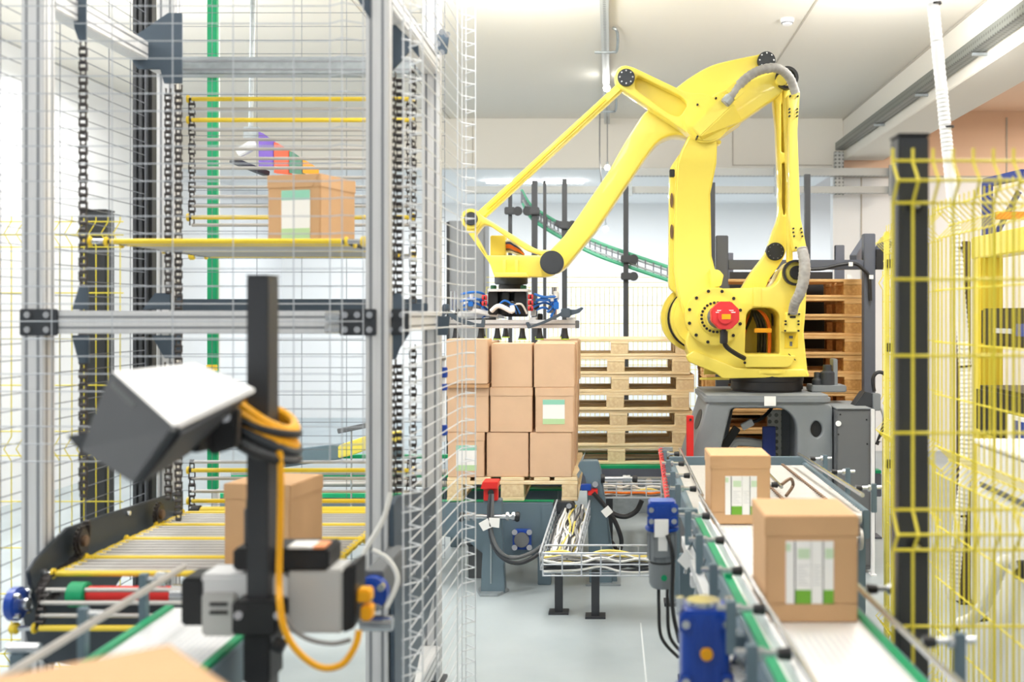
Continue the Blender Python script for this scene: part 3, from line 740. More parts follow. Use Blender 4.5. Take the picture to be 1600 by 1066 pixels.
for px in (690, 760, 832, 890): G().box(hx(px - 5, GY), hx(px + 5, GY), GY, GY + 0.64, hz(500, GY), hz(496, GY)).build('cross_rail', ALU, gr, 0.003)
G().prism(xz([(700, 485), (770, 492), (792, 498), (700, 495)], GY), GY + 0.05, GY + 0.12).build('cylinder_cover', WHITE, gr, 0.006)
G().cyl(at(732, 484, GY + 0.02), at(778, 493, GY + 0.02), 0.018, 12).build('air_cylinder', WHITE, gr, 0.003)
G().cyl(at(778, 493, GY + 0.02), at(788, 495, GY + 0.02), 0.012, 10).build('piston', CHROME, gr)
for pts in ([(821, 504), (825, 514), (848, 507), (878, 493), (889, 494), (905, 489), (912, 482), (909, 480), (900, 484), (882, 484), (872, 491), (846, 503), (829, 509), (826, 503)],
            [(758, 498), (757, 512), (740, 511), (715, 503), (702, 494), (698, 488), (704, 486), (718, 497), (742, 505), (752, 506), (753, 498)],
            [(640, 508), (668, 505), (690, 498), (700, 488), (694, 478), (689, 480), (692, 488), (684, 494), (664, 499), (640, 502)]):
    G().prism(xz(pts, GY - 0.08), GY - 0.09, GY - 0.055).build('clamp_hook', PLATE, gr, 0.003)
for px, py, k in ((884, 489, 12), (697, 480, 8)): G().cbox(at(px, py, GY - 0.1), k * 2 * GY / F * 0.6, 0.06, k * 2 * GY / F * 0.6).build('hook_hinge', PLATE, gr, 0.006)
for i, (px, dd) in enumerate(((751, 0), (777, 0), (816, 0), (843, 0), (883, 0), (712, 0), (753, .6), (790, .6), (842, .6), (881, .6))):
    dpt = GY + dd; x = hx(px, dpt); y = dpt + 0.005
    zt = hz(513, GY); zb = hz(531, GY)
    s_ = G().tube([(x, y, zt), (x, y, zt - 0.03), (x, y, zb + 0.03), (x, y, zb + 0.012), (x, y, zb)], 0.02, 16, True, [0.014, 0.018, 0.02, 0.026, 0.024]).build('suction_cup', BLACK, gr)
    G().tube([(x, y, zb + 0.008), (x, y, zb)], 0.03, 18, True, [0.028, 0.030]).build('cup_lip', mat('lime', (168, 196, 40), 0.5) if i == 0 else MATS['lime'], s_)
rnd = random.Random(4)
for side, x0, x1 in ((0, 722, 760), (1, 835, 866)):
    for i in range(5):
        y0 = 462 + i * 6
        p = [(x0 + rnd.uniform(-3, 3), y0 + rnd.uniform(-3, 3), GY - 0.03 + 0.02 * i), ((x0 + x1) / 2, y0 - 6 + rnd.uniform(-5, 9), GY - 0.04 + 0.02 * i), (x1 + rnd.uniform(-5, 5), y0 + rnd.uniform(-2, 6), GY + 0.02 * i), (x1 + rnd.uniform(-12, 8), y0 + 14, GY + 0.03)]
        cable('air_tube', apts(p), 0.008, BLUET, gr)
for i in range(12):
    px = rnd.choice([rnd.uniform(725, 762), rnd.uniform(828, 872)]); py = rnd.uniform(462, 496)
    G().cbox(at(px, py, GY + rnd.uniform(0, .25)), .035, .03, .05).build('fitting', rnd.choice([BLUET, WHITE, GREYD, BLACK, CHROME]), gr, .004)
for i in range(5):
    a = rnd.uniform(770, 800); cable('air_tube', apts([(a, 480, GY - 0.05), (a + 10, 470 + i * 3, GY - 0.08), (a + 22, 476, GY - 0.08), (a + 30, 490, GY - 0.05)]), 0.007, (BLUET, BLACK, CABLEW)[i % 3], gr)
cable('air_tube', apts([(716, 484, GY - 0.03), (712, 495, GY), (725, 501, GY), (750, 500, GY), (775, 499, GY)]), 0.012, BLACK, gr)
G().tube(curve_pts(apts([(768, 486, GY - 0.06), (780, 478, GY - 0.09), (800, 487, GY - 0.09), (800, 478, GY - 0.08)]), 5), 0.016, 10).build('vacuum_manifold', WHITE, gr)
for px, py in ((737, 463), (800, 474), (868, 458), (862, 463), (772, 470)):
    G().cyl(at(px, py + 8, GY), at(px, py - 3, GY), 0.014, 12).build('white_fitting', WHITE, gr, 0.002)
for px in (864, 868): G().cyl(at(px, 500, GY + 0.1), at(px, 449, GY + 0.1), 0.009, 10).build('guide_pin', CHROME, gr)
for px in (706, 712): G().cyl(at(px, 500, GY + 0.1), at(px, 455, GY + 0.1), 0.008, 10).build('guide_pin', CHROME, gr)

# ------------------------------------------------------------------ robot pedestal, cabinet, hardware beside it
PY = 7.0
pd = thing('robot_pedestal', 'grey cast iron pedestal with oval holes carrying the robot', 'pedestal', (bx, 7.4, 0))
G().prism(fillet([(hx(1101, PY), PY - 0.02, .05), (hx(1300, PY), PY - 0.02, .08), (hx(1300, PY), 7.9, .08), (hx(1101, PY), 7.9, .08)]), hz(632, PY), hz(613, 7.3), 'z').build('top_plate', GREY, pd, 0.015)
plate('front_frame', [fillet(xz_r([(1105, 630, 4), (1301, 630, 12), (1302, 700), (1302, 891), (1244, 891), (1246, 660, 16), (1228, 638, 20), (1142, 638, 6), (1127, 700), (1085, 891), (1040, 891), (1078, 722)], PY), 5),
                      fillet(xz_r([(1267, 665, 8), (1276, 656, 8), (1285, 665, 8), (1285, 678, 8), (1276, 686, 8), (1267, 678, 8)], PY), 4)], PY, PY + 0.1, GREY, pd, 0.014)
plate('rear_frame', [fillet(xz_r([(1112, 630, 4), (1290, 630, 12), (1296, 870), (1244, 870), (1246, 660, 16), (1228, 638, 20), (1146, 638, 6), (1135, 700), (1110, 870), (1070, 870), (1095, 722)], 7.75), 5)], 7.75, 7.85, GREY, pd, 0.014)
v = [at(1106, 632, PY + 0.02), at(1078, 722, PY + 0.02), at(1040, 888, PY + 0.02)]
sg = G()
pl = [Vector(p) for p in v]; q = [p + Vector((0, 0.8, 0)) for p in pl]; th = Vector((0.05, 0, 0))
sg.add(pl + q + [p + th for p in pl] + [p + th for p in q], [(0, 3, 4, 1), (1, 4, 5, 2), (6, 7, 10, 9), (7, 8, 11, 10), (0, 1, 7, 6), (1, 2, 8, 7), (3, 9, 10, 4), (4, 10, 11, 5), (0, 6, 9, 3), (2, 5, 11, 8)])
sg.build('side_cheek', GREY, pd)
G().box(hx(1252, PY), hx(1302, PY), PY + 0.05, 7.8, 0.02, hz(632, PY)).build('right_leg_box', GREY, pd, 0.02)
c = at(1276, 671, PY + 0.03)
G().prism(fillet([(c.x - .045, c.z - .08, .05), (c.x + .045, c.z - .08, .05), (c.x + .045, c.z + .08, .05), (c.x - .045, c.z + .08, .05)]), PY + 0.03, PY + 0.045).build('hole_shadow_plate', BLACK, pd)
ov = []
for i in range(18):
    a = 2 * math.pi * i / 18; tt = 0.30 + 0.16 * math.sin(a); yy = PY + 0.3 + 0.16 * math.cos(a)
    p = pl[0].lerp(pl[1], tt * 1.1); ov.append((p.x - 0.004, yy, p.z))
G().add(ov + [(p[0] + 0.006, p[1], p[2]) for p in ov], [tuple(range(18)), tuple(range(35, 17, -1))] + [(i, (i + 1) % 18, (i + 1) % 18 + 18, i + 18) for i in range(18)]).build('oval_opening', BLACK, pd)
G().box(hx(1194, PY - .02), hx(1212, PY - .02), PY - 0.03, PY - 0.02, hz(634, PY), hz(619, PY)).build('white_plate', PAPER, pd, 0.001)
G().box(hx(1040, PY), hx(1302, PY), PY - 0.05, 7.9, 0, 0.03).build('floor_plate', GREY, pd, 0.004)
t = thing('blue_panel', 'dark blue metal panel standing inside the robot pedestal', 'panel', (hx(1203, 7.3), 7.3, 0))
G().box(hx(1192, 7.3), hx(1212, 7.3), 7.3, 7.34, 0.031, hz(667, 7.3)).build('panel', BLUEN, t, 0.003)
t = thing('perforated_panel', 'perforated grey panel inside the robot pedestal, beside the blue panel', 'panel', (hx(1213, 7.45), 7.45, 0))
G().box(hx(1200, 7.45), hx(1221, 7.45), 7.45, 7.5, 0.031, hz(641, 7.45)).build('panel', PERF, t, 0.003)
G().box(hx(1221, 7.45), hx(1242, 7.45), 7.45, 7.5, 0.031, hz(641, 7.45)).build('side_panel', GREYD, t, 0.003)
t = thing('cable_connector', 'white plug on a dark bracket inside the robot pedestal', 'connector', at(1168, 664, 7.4))
G().bar(at(1130, 700, 7.42), at(1152, 668, 7.42), 0.06, 0.05).build('bracket', BLACK, t, 0.004)
G().bar(at(1159, 668, 7.4), at(1176, 659, 7.4), 0.05, 0.045).build('plug', WHITE, t, 0.004)
cable('cable', apts([(1175, 660, 7.4), (1188, 655, 7.4), (1200, 645, 7.42), (1206, 637, 7.45)]), 0.012, BLACK, t)
t = thing('hose_coil', 'pale folded hose lying behind the front box inside the pedestal', 'hose', at(1165, 695, 7.5))
cable('hose', apts([(1142, 700, 7.5), (1150, 691, 7.5), (1170, 691, 7.5), (1192, 694, 7.5), (1205, 690, 7.5)]), 0.03, CABLEW, t)
CY = 6.92
t = thing('control_cabinet', 'low grey control cabinet standing right of the robot pedestal', 'cabinet', (hx(1332, CY), CY, 0))
G().box(hx(1307, CY), hx(1361, CY), CY, CY + 0.6, 0.02, hz(640, CY)).build('body', GREYD, t, 0.006)
G().box(hx(1308, CY), hx(1359, CY), CY - 0.012, CY, 0.05, hz(644, CY)).build('door', GREYD, t, 0.003)
G().box(hx(1307, CY), hx(1363, CY), CY - 0.01, CY + 0.61, hz(640, CY), hz(638, CY)).build('top', GREY, t, 0.003)
G().cyl(at(1310, 662, CY - 0.02), at(1310, 662, CY - 0.005), 0.018, 16).build('white_button', WHITE, t)
stuff(G().cyl(at(1313, 648, CY - .016), at(1313, 648, CY), .006, 8).cyl(at(1354, 656, CY - .016), at(1354, 656, CY), .006, 8).cyl(at(1355, 694, CY - .016), at(1355, 694, CY), .006, 8).cyl(at(1310, 679, CY - .016), at(1310, 679, CY), .006, 8).build('screws', BLACK, t))
t = thing('white_post', 'slim white upright strip at the right edge of the grey control cabinet', 'post', (hx(1364.5, 6.85), 6.85, 0))
G().box(hx(1362, 6.85), hx(1367, 6.85), 6.85, 6.88, 0.008, hz(640, 6.85)).build('strip', WHITE, t, 0.002)
G().box(hx(1360, 6.85), hx(1369, 6.85), 6.83, 6.90, 0, 0.008).build('foot', WHITE, t)
t = thing('valve_unit', 'dark grey air valve assembly on the right of the pedestal top', 'valve', at(1290, 614, 7.5))
zt = hz(613, 7.3) + 0.001
G().box(hx(1268, 7.3), hx(1322, 7.3), 7.28, 7.5, zt, zt + 0.045).build('base', GREY, t, 0.006)
for px, hgt, rr in ((1277, 0.13, .035), (1293, 0.18, .05)):
    x = hx(px, 7.35); G().tube([(x, 7.36, zt + .04), (x, 7.36, zt + hgt - .05), (x, 7.36, zt + hgt - .04), (x, 7.36, zt + hgt)], rr, 16, True, [rr, rr, rr * .6, rr * .6]).build('valve', DARK, t, 0.003)
G().box(hx(1304, 7.3), hx(1311, 7.3), 7.34, 7.46, zt + .04, zt + .22).build('bracket', GREY, t, 0.004)
t = thing('scanner_head', 'dark wedge shaped scanner on top of the grey control cabinet', 'scanner', at(1350, 638, 7.2))
G().prism(xz([(1334, 637.5), (1352, 612), (1366, 616), (1366, 637.5)], 7.1), 7.1, 7.25).build('hood', DARK, t, 0.006)
G().cbox(at(1368, 628, 7.12), 0.05, 0.08, 0.11).build('junction', GREY, t, 0.005)
cable('cable', apts([(1366, 612, 7.12), (1364, 592, 7.12), (1372, 582, 7.12), (1384, 588, 7.12), (1386, 620, 7.12), (1382, 660, 7.1), (1370, 695, 7.08)]), 0.012, BLACK, t)
cable('cable', apts([(1369, 634, 7.12), (1378, 640, 7.12), (1382, 660, 7.12), (1374, 690, 7.08)]), 0.013, CABLEW, t)
t = thing('red_post', 'red steel guard post at the left foot of the robot pedestal', 'post', (hx(1078, 6.9), 6.9, 0))
G().prism(xz([(1073, 890), (1083, 890), (1084, 650), (1073, 650)], 6.9), 6.9, 6.95).build('post', RED, t, 0.004)
G().cyl(at(1079, 656, 6.89), at(1079, 656, 6.905), 0.008, 10).build('bolt', BLACK, t)

# ------------------------------------------------------------------ pallet magazine frame
MY = 8.0
t = thing('pallet_magazine', 'slate grey steel magazine frame around the right pallet stack', 'frame', (hx(1240, MY), MY, 0))
for a, b_, top, dd in ((1119, 1138, 368, 0), (1350, 1368, 365, 0)):
    G().box(hx(a, MY), hx(b_, MY), MY + dd, MY + dd + 0.08, 0.01, hz(top, MY)).build('post', FRAMEG, t, 0.005)
    G().box(hx(a - 8, MY), hx(b_ + 8, MY), MY - 0.04, MY + 0.12, 0, 0.012).build('foot_plate', FRAMEG, t)
G().box(hx(1138, MY), hx(1350, MY), MY + 0.01, MY + 0.07, hz(421, MY), hz(406, MY)).build('crossbar', FRAMEG, t, 0.004)
G().prism(xz([(1306, 421), (1320, 421), (1319, 383), (1306, 383)], 9.3), 9.3, 9.36).build('rear_post', FRAMEG, t, 0.004)
G().box(hx(1306, 9.3), hx(1320, 9.3), 9.31, 9.37, 0, hz(383, 9.3)).build('rear_post', FRAMEG, t, 0.004)
G().box(hx(1138, 9.3), hx(1146, 9.3), 9.31, 9.37, 0, hz(395, 9.3)).build('rear_post', FRAMEG, t, 0.004)
G().bar(at(1333, 408, MY + 0.04), at(1352, 378, MY + 0.6), 0.05, 0.09).build('brace', FRAMEG, t, 0.004)
G().bar(at(1368, 408, MY + 0.04), at(1386, 375, MY + 0.06), 0.05, 0.09).build('brace', FRAMEG, t, 0.004)
G().box(hx(1368, MY), hx(1390, MY), MY - 0.02, MY + 0.06, hz(421, MY), hz(390, MY)).build('switch_box', BLACK, t, 0.004)
G().box(hx(1140, 9.2), hx(1301, 9.2), 9.2, 9.22, .2, hz(425, 9.2)).build('dark_backing', BLACK, t)  # black sheet added so the gaps between the pallets look dark
cable('cable', apts([(1258, 421, MY - .02), (1285, 420, MY - .02), (1312, 414, MY - .02), (1335, 412, MY - .02), (1350, 422, MY - .02), (1358, 434, MY - .02), (1360, 470, MY - .02)]), 0.013, BLACK, t)
for px, py in ((1263, 421), (1329, 413), (1326, 432), (1361, 433)): G().cbox(at(px, py, MY - .03), 0.03, 0.02, 0.03).build('cable_tie', WHITE, t)

# ------------------------------------------------------------------ pallets


def make_pallet(label, mb, mk, long_x=True, group=None):
    """euro pallet built at the origin, long side along X (or Y)"""
    t = thing('wooden_pallet', label, 'pallet', (0, 0, 0), group)
    L, W_ = 1.2, 0.8

    def bx_(name, x, y, z, sx, sy, sz, m):
        if not long_x: x, y, sx, sy = y, x, sy, sx
        me = G().box(-sx / 2, sx / 2, -sy / 2, sy / 2, -sz / 2, sz / 2).mesh(name, m, bev=0.003, seg=1)
        return inst(name, me, t, (x, y, z))
    zt = 0.144
    for y, wd in ((-0.3275, .145), (-0.18, .1), (0, .145), (0.18, .1), (0.3275, .145)):
        bx_('deck_board', 0, y, zt - .011, L, wd - .004, .022, mb)
    for x in (-.5275, 0, .5275): bx_('stringer_board', x, 0, zt - .033, .145, W_, .022, mb)
    for x in (-.5275, 0, .5275):
        for y, wd in ((-.35, .1), (0, .145), (.35, .1)):
            bx_('block', x, y, .022 + .039, .143, wd - .004, .078, mk)
    for y, wd in ((-.35, .1), (0, .145), (.35, .1)):
        bx_('bottom_board', 0, y, .011, L, wd, .022, mb)
    return t


names = {0: 'topmost', 1: 'second', 2: 'third', 3: 'fourth', 4: 'fifth', 5: 'sixth', 6: 'seventh', 7: 'eighth', 8: 'ninth', 9: 'tenth'}
pr = make_pallet('x', PINE, PINEB); ptree = tree_of(pr)
Z1 = 0.43; ly = 8.8 + 0.4
for i in range(7):
    k = 6 - i
    lb = ('topmost pale pallet of the tall stack behind the boxes' if k == 0 else 'pale pallet, %s from the top of the stack behind the boxes' % names[k])
    loc = (hx(965, 8.8) + rnd.uniform(-.02, .02), ly + rnd.uniform(-.01, .01), Z1 + i * 0.1455)
    o = pr if i == 0 else dup(pr, loc, 0, tree=ptree)
    o.location = loc; o.rotation_euler = (0, 0, rnd.uniform(-.012, .012)); o['label'] = lb; o['group'] = 'pallets stacked behind the boxes'
pr2 = make_pallet('x', PINEO, PINEOB); ptree2 = tree_of(pr2)
for i in range(10):
    k = 9 - i
    lb = ('topmost orange toned pallet inside the slate grey magazine frame' if k == 0 else 'orange toned pallet, %s from the top inside the magazine frame' % names[k])
    loc = (hx(1226, 8.3) + rnd.uniform(-.012, .012), 8.72 + rnd.uniform(-.01, .01), 0.46 + i * 0.1455)
    o = pr2 if i == 0 else dup(pr2, loc, 0, tree=ptree2)
    o.location = loc; o['label'] = lb; o['group'] = 'pallets stacked inside the magazine'
PF = 6.64; PZ = 0.505
px0 = hx(697.5, PF); px1 = hx(903.5, PF); pcx = (px0 + px1) / 2
pl_ = make_pallet('wooden pallet carrying the stacked cardboard boxes on the green edged conveyor', PINE, PINEB, long_x=False)
pl_.location = (pcx, PF + 0.6, PZ)

# bases of the two stacks: chain conveyors
for (x0, x1, y0, zt, lb) in ((-.65, 0.76, 8.72, 0.43, 'slate chain conveyor carrying the pallet stack behind the boxes'), (0.7, 2.05, 8.25, 0.46, 'slate chain conveyor carrying the pallets inside the magazine')):
    t = thing('chain_conveyor', lb, 'conveyor', ((x0 + x1) / 2, y0 + 0.4, 0), 'slate chain conveyors under the pallet stacks')
    for dy in (0, 0.72):
        G().box(x0, x1, y0 + dy, y0 + dy + 0.12, zt - 0.2, zt - 0.025).build('side_beam', FRAMEG, t, 0.005)
        G().box(x0, x1, y0 + dy + 0.01, y0 + dy + 0.11, zt - 0.025, zt - 0.002).build('green_track', GREEN, t)
    for x in (x0 + .1, x1 - .1):
        for dy in (0.02, 0.75): G().box(x - .04, x + .04, y0 + dy, y0 + dy + .07, 0, zt - .2).build('leg', FRAMEG, t, 0.003)
        G().box(x - .03, x + .03, y0 + .12, y0 + .72, zt - .18, zt - .1).build('cross_beam', FRAMEG, t)

# ------------------------------------------------------------------ cardboard boxes
BW, BL, BH = 0.24, 0.266, 0.276


def make_box(label, wx, wy, h, m=CARD, window=None, flap=False, group=None, bands=True):
    """carton at the origin standing on z=0; the face to the camera is -Y"""
    t = thing('cardboard_box', label, 'box', (0, 0, 0), group)
    x, y = wx / 2, wy / 2
    G().box(-x, x, -y, y, 0, h).build('carton', m, t, 0.004)
    if bands:
        G().box(-x - .0025, x + .0025, -y - .0025, y + .0025, h - .052, h + .002).build('lid', m, t, 0.003)
        G().box(-x + .002, x - .002, -y - .002, -y, 0.002, .05).build('bottom_flap', m, t, 0.001)
    if flap:
        G().prism([(-x + .006, h - .004), (x - .006, h - .004), (x - .035, h - .05), (-x + .035, h - .05)], -y - .004, -y).build('tuck_flap', m, t, 0.001)
    if window:
        wx0, wx1, wz0, wz1 = window
        lb = G().box(wx0, wx1, -y - .003, -y, wz0, wz1).build('printed_label', PAPER, t)
        W_ = wx1 - wx0; H_ = wz1 - wz0
        if h > 0 and flap == 'mint':
            stuff(G().box(wx0, wx1, -y - .0035, -y - .003, wz1 - H_ * .2, wz1).build('mint_print', GREENL, lb))
            stuff(G().box(wx0, wx1, -y - .0035, -y - .003, wz0, wz0 + H_ * .22).build('green_print', mat('pale_green', (190, 222, 170), 0.6) if 'pale_green' not in MATS else MATS['pale_green'], lb))
        else:
            stuff(G().box(wx0 + W_ * .2, wx0 + W_ * .53, -y - .0036, -y - .003, wz0, wz0 + H_ * .22).box(wx0 + W_ * .79, wx1, -y - .0036, -y - .003, wz0, wz0 + H_ * .22).build('green_print', GREENP, lb))
            stuff(G().box(wx0 + W_ * .25, wx0 + W_ * .5, -y - .0036, -y - .003, wz1 - H_ * .28, wz1 - H_ * .12).box(wx0 + W_ * .82, wx1, -y - .0036, -y - .003, wz1 - H_ * .28, wz1 - H_ * .12).box(wx0, wx0 + W_ * .1, -y - .0036, -y - .003, wz1 - H_ * .16, wz1 - H_ * .04).build('faint_green_print', mat('mint2', (205, 228, 196), 0.6) if 'mint2' not in MATS else MATS['mint2'], lb))
            g = G()
            for i in range(7):
                zz = wz0 + H_ * (.3 + .05 * i)
                g.box(wx0 + W_ * .24, wx0 + W_ * (.48 - .05 * (i % 3)), -y - .0034, -y - .003, zz, zz + H_ * .012)
                g.box(wx0 + W_ * .58, wx0 + W_ * (.74 - .04 * (i % 2)), -y - .0034, -y - .003, zz, zz + H_ * .012)
            stuff(g.build('print', GLASSV, lb))
            stuff(G().box(wx0 + W_ * .175, wx0 + W_ * .2, -y - .0036, -y - .003, wz0, wz1).box(wx0 + W_ * .77, wx0 + W_ * .79, -y - .0036, -y - .003, wz0, wz1).box(wx0 + W_ * .53, wx0 + W_ * .535, -y - .0036, -y - .003, wz0, wz1).build('gap_line', DARK, lb))
    return t


def place(t, x, y, z, rz=0.0):
    t.location = (x, y, z); t.rotation_euler = (0, 0, rz); return t


zP = PZ + 0.144 + .001
row_n = ('bottom', 'middle', 'top'); GRP = 'boxes stacked on the pallet'
# front faces, in the photograph's pixels: (x0, x1)
front = [[(699, 757), (759.5, 826), (827.5, 894)], [(698, 763.5), (765.5, 832.5), (836, 897)], [(697, 762.5), (767, 832), (833.5, 898)]]
pos = ('left', 'centre', 'right')
for lv in range(3):
    for c_ in range(3):
        a, b_ = front[lv][c_]
        yf = PF + (0.012 if c_ == 1 else 0.0) + (0.0 if lv != 2 or c_ else -0.04)
        x0, x1 = hx(a, yf), hx(b_, yf); wx = x1 - x0 - .005
        if lv == 0 and c_ == 0: kw = dict(window=(-.06, .065, .04, .195), flap='mint')
        elif lv == 1 and c_ == 2: kw = dict(window=(-.072, .062, .05, .20), flap='mint')
        elif lv == 1: kw = dict(flap=True)
        else: kw = dict()
        special = {(0, 0): 'cardboard box with a white and mint label, bottom layer of the pallet', (1, 2): 'cardboard box with a white and mint label, middle layer of the pallet', (2, 0): 'cardboard box sitting higher than its neighbours, top layer left, under the gripper'}
        lb = special.get((lv, c_), 'plain cardboard box at the front of the pallet, %s layer, %s' % (row_n[lv], pos[c_]))
        bx2 = make_box(lb, wx, 0.235, BH - .004 if not (lv == 2 and c_) else BH - .008, group=GRP, bands=(lv == 1 or (lv, c_) == (0, 0)), **kw)
        zz = zP + lv * (BH - .002)
        if (lv, c_) == (2, 0): zz += 0.024
        place(bx2, (x0 + x1) / 2, yf + 0.12, zz, (0.0, 0.006, -0.01)[(lv + c_) % 3])
for lv in range(3):
    proto = None
    for r_ in range(1, 5):
        xr = hx(front[lv][2][1], PF) - 0.13
        lb = 'cardboard box on the right flank of the pallet, %s layer, %s behind the front' % (row_n[lv], ('first', 'second', 'third', 'fourth')[r_ - 1])
        loc = (xr + rnd.uniform(-.006, .008), PF + .12 + r_ * 0.2405, zP + lv * (BH - .002))
        if proto is None:
            proto = make_box(lb, .262, .237, BH - .004, group=GRP, bands=False); pt = tree_of(proto); place(proto, *loc)
        else: dup(proto, loc, rnd.uniform(-.01, .01), lb, GRP, pt)
for r_ in range(1, 3):   # support under the lifted look of the left column stays real: boxes behind the front row
    for lv in range(3):
        bx2 = make_box('cardboard box on the left flank of the pallet, %s layer, %s behind the front' % (row_n[lv], ('first', 'second')[r_ - 1]), .25, .237, BH - .004, group=GRP, bands=False)
        place(bx2, hx(730, PF), PF + .12 + r_ * .2405, zP + lv * (BH - .002))
tt = thing('cardboard_sheet', 'cardboard layer sheet wedged under the raised box on the pallet', 'sheet', (hx(730, PF - .04), PF + .08, zP + 2 * (BH - .002) - .002 + .002))
G().box(hx(698, PF), hx(764, PF), PF - .03, PF + .2, zP + 2 * (BH - .002) + .0005, zP + 2 * (BH - .002) + .0225).build('sheet', CARD2, tt)
# ------------------------------------------------------------------ pallet conveyor and what stands in front of it
Q = 6.58
pc = thing('pallet_conveyor', 'blue grey pallet conveyor with green chain track under the stacked boxes', 'conveyor', (hx(780, Q), Q + .6, 0))
G().prism(xz([(640, 786), (864, 786), (864, 800), (851, 868), (757, 868), (727, 843), (690, 838), (640, 838)], Q), Q, Q + .05).build('front_plate', STEELB, pc, 0.005)
G().box(hx(846, Q), hx(864, Q), Q - .008, Q, hz(868, Q) + .02, hz(790, Q)).build('end_cover', STEELB, pc, 0.003)
for dy in (.02, .52, 1.1):
    G().box(hx(640, Q), hx(873, Q), Q + dy, Q + dy + .1, hz(786, Q), PZ - .012).build('green_track', GREEN, pc)
    st = G()
    n = 48
    for i in range(n):
        x = hx(640, Q) + (hx(872, Q) - hx(640, Q)) * i / n; st.box(x, x + .012, Q + dy + .02, Q + dy + .08, PZ - .012, PZ - .001)
    stuff(st.build('chain', DARK, pc))
G().box(hx(640, Q), hx(864, Q), Q + .6, Q + .65, .3, hz(786, Q)).build('inner_plate', STEELB, pc)
G().box(hx(640, Q), hx(864, Q), Q + 1.2, Q + 1.25, .2, hz(786, Q)).build('rear_plate', STEELB, pc)
G().prism(fillet(xz_r([(864, 785, 2), (895, 785, 7), (900, 794, 7), (893, 803, 6), (864, 803, 2)], Q)), Q - .004, Q + .1).build('nose', DARK, pc, 0.006)
G().cyl(at(889, 791, Q - .02), at(889, 791, Q), 0.016, 14).build('nose_bolt', CHROME, pc)
for px in (672, 850):
    G().box(hx(px, Q) - .04, hx(px, Q) + .04, Q + .03, Q + .1, 0, .25).build('leg', STEELB, pc, 0.003)
    G().box(hx(px, Q) - .04, hx(px, Q) + .04, Q + 1.1, Q + 1.2, 0, .25).build('leg', STEELB, pc, 0.003)
fb = G().prism(fillet(xz_r([(801, 829, 4), (830, 829, 4), (830, 859, 4), (801, 859, 4)], Q - .06)), Q - .07, Q - .002).build('bearing_flange', BLUE, pc, 0.008)
G().cyl(at(815, 844, Q - .09), at(815, 844, Q - .06), .045, 24).build('shaft_cover', GREYD, fb, .004)
for px, py in ((804, 832), (827, 832), (804, 856), (827, 856)): G().cyl(at(px, py, Q - .085), at(px, py, Q - .068), .017, 12).build('bolt', CHROME, fb, .002)
t = thing('drive_motor', 'grey drive motor under the pallet conveyor behind the wire cage', 'motor', (hx(735, Q + .2), Q + .25, .2))
G().cyl((hx(722, Q), Q + .25, .28), (hx(750, Q), Q + .25, .28), .09, 20).build('body', GREYD, t, .006)
G().cyl((hx(750, Q), Q + .25, .28), (hx(757, Q), Q + .25, .28), .075, 20).build('end_cap', BLACK, t, .004)
G().box(hx(725, Q), hx(747, Q), Q + .2, Q + .3, 0, .2).build('bracket', GREYD, t)

Q2 = 6.40
t = thing('sensor_stand', 'blue grey sensor stand with a red cap and base plate before the pallet', 'stand', (hx(769, Q2), Q2 + .05, 0))
G().prism(xz([(755, 782), (783, 782), (784, 830), (789, 927), (751, 927), (755, 830)], Q2), Q2, Q2 + .1).build('column', STEELB, t, .004)
G().prism([(hx(743, Q2), Q2 + .06), (hx(751, Q2), Q2 - .06), (hx(780, Q2), Q2 - .06), (hx(794, Q2), Q2 + .06), (hx(782, Q2), Q2 + .17), (hx(752, Q2), Q2 + .17)], 0, .016, 'z').build('base_plate', GALV, t, .003)
G().box(hx(766, Q2), hx(768, Q2), Q2 - .006, Q2, hz(912, Q2), hz(850, Q2)).build('seam_strip', GALV, t)
G().prism(xz([(752, 763), (755, 752), (779, 752), (778, 763)], Q2), Q2 - .04, Q2 + .1).build('red_cap', RED, t, .003)
G().prism(xz([(756, 782), (756, 762), (778, 762), (778, 782)], Q2), Q2 - .015, Q2 + .04).build('red_bracket', RED, t, .003)
G().cyl(at(767, 770, Q2 - .05), at(767, 770, Q2 - .015), .018, 14).build('sensor', BLACK, t, .003)
G().cyl(at(722, 807, Q2 - .03), at(808, 808, Q2 - .03), .014, 12).build('cross_rod', CHROME, t)
for px in (732, 741, 793, 802): G().cyl(at(px - 2.5, 807.5, Q2 - .03), at(px + 2.5, 807.5, Q2 - .03), .026, 6).build('nut', CHROME, t, .002)
for px in (721, 808): G().cyl(at(px - 3, 807.5, Q2 - .03), at(px + 4, 808, Q2 - .03), .03, 14).build('knob', BLACK, t, .005)
cable('cable', apts([(767, 772, Q2 - .05), (764, 800, Q2 - .06), (766, 830, Q2 - .05), (773, 857, Q2 - .05), (790, 875, Q2 - .05), (812, 880, Q2 - .02), (835, 870, Q2 + .05), (856, 852, Q2 + .1)]), .013, DARK, t)
cable('cable', apts([(769, 772, Q2 - .05), (769, 800, Q2 - .06), (767, 826, Q2 - .055), (778, 858, Q2 - .06), (800, 872, Q2 - .03), (830, 864, Q2 + .05), (850, 850, Q2 + .1)]), .011, GREYD, t)
for nm, pp in (('paper_tag', ((748, 818), (762, 810), (768, 824), (755, 830))), ('paper_tag', ((764, 809), (781, 810), (780, 825), (765, 823)))):
    G().prism(xz(pp, Q2 - .08), Q2 - .084, Q2 - .08).build(nm, PAPER, t)
Q3 = 6.62
t = thing('sensor_stand', 'tapered blue grey sensor stand with a blue sensor right of the pallet', 'stand', (hx(930, Q3), Q3 + .05, 0))
G().prism(xz([(903, 728), (908, 721), (934, 721), (939, 735), (948, 800), (957, 914), (921, 914), (917, 760), (914, 745)], Q3), Q3, Q3 + .1).build('column', STEELB, t, .004)
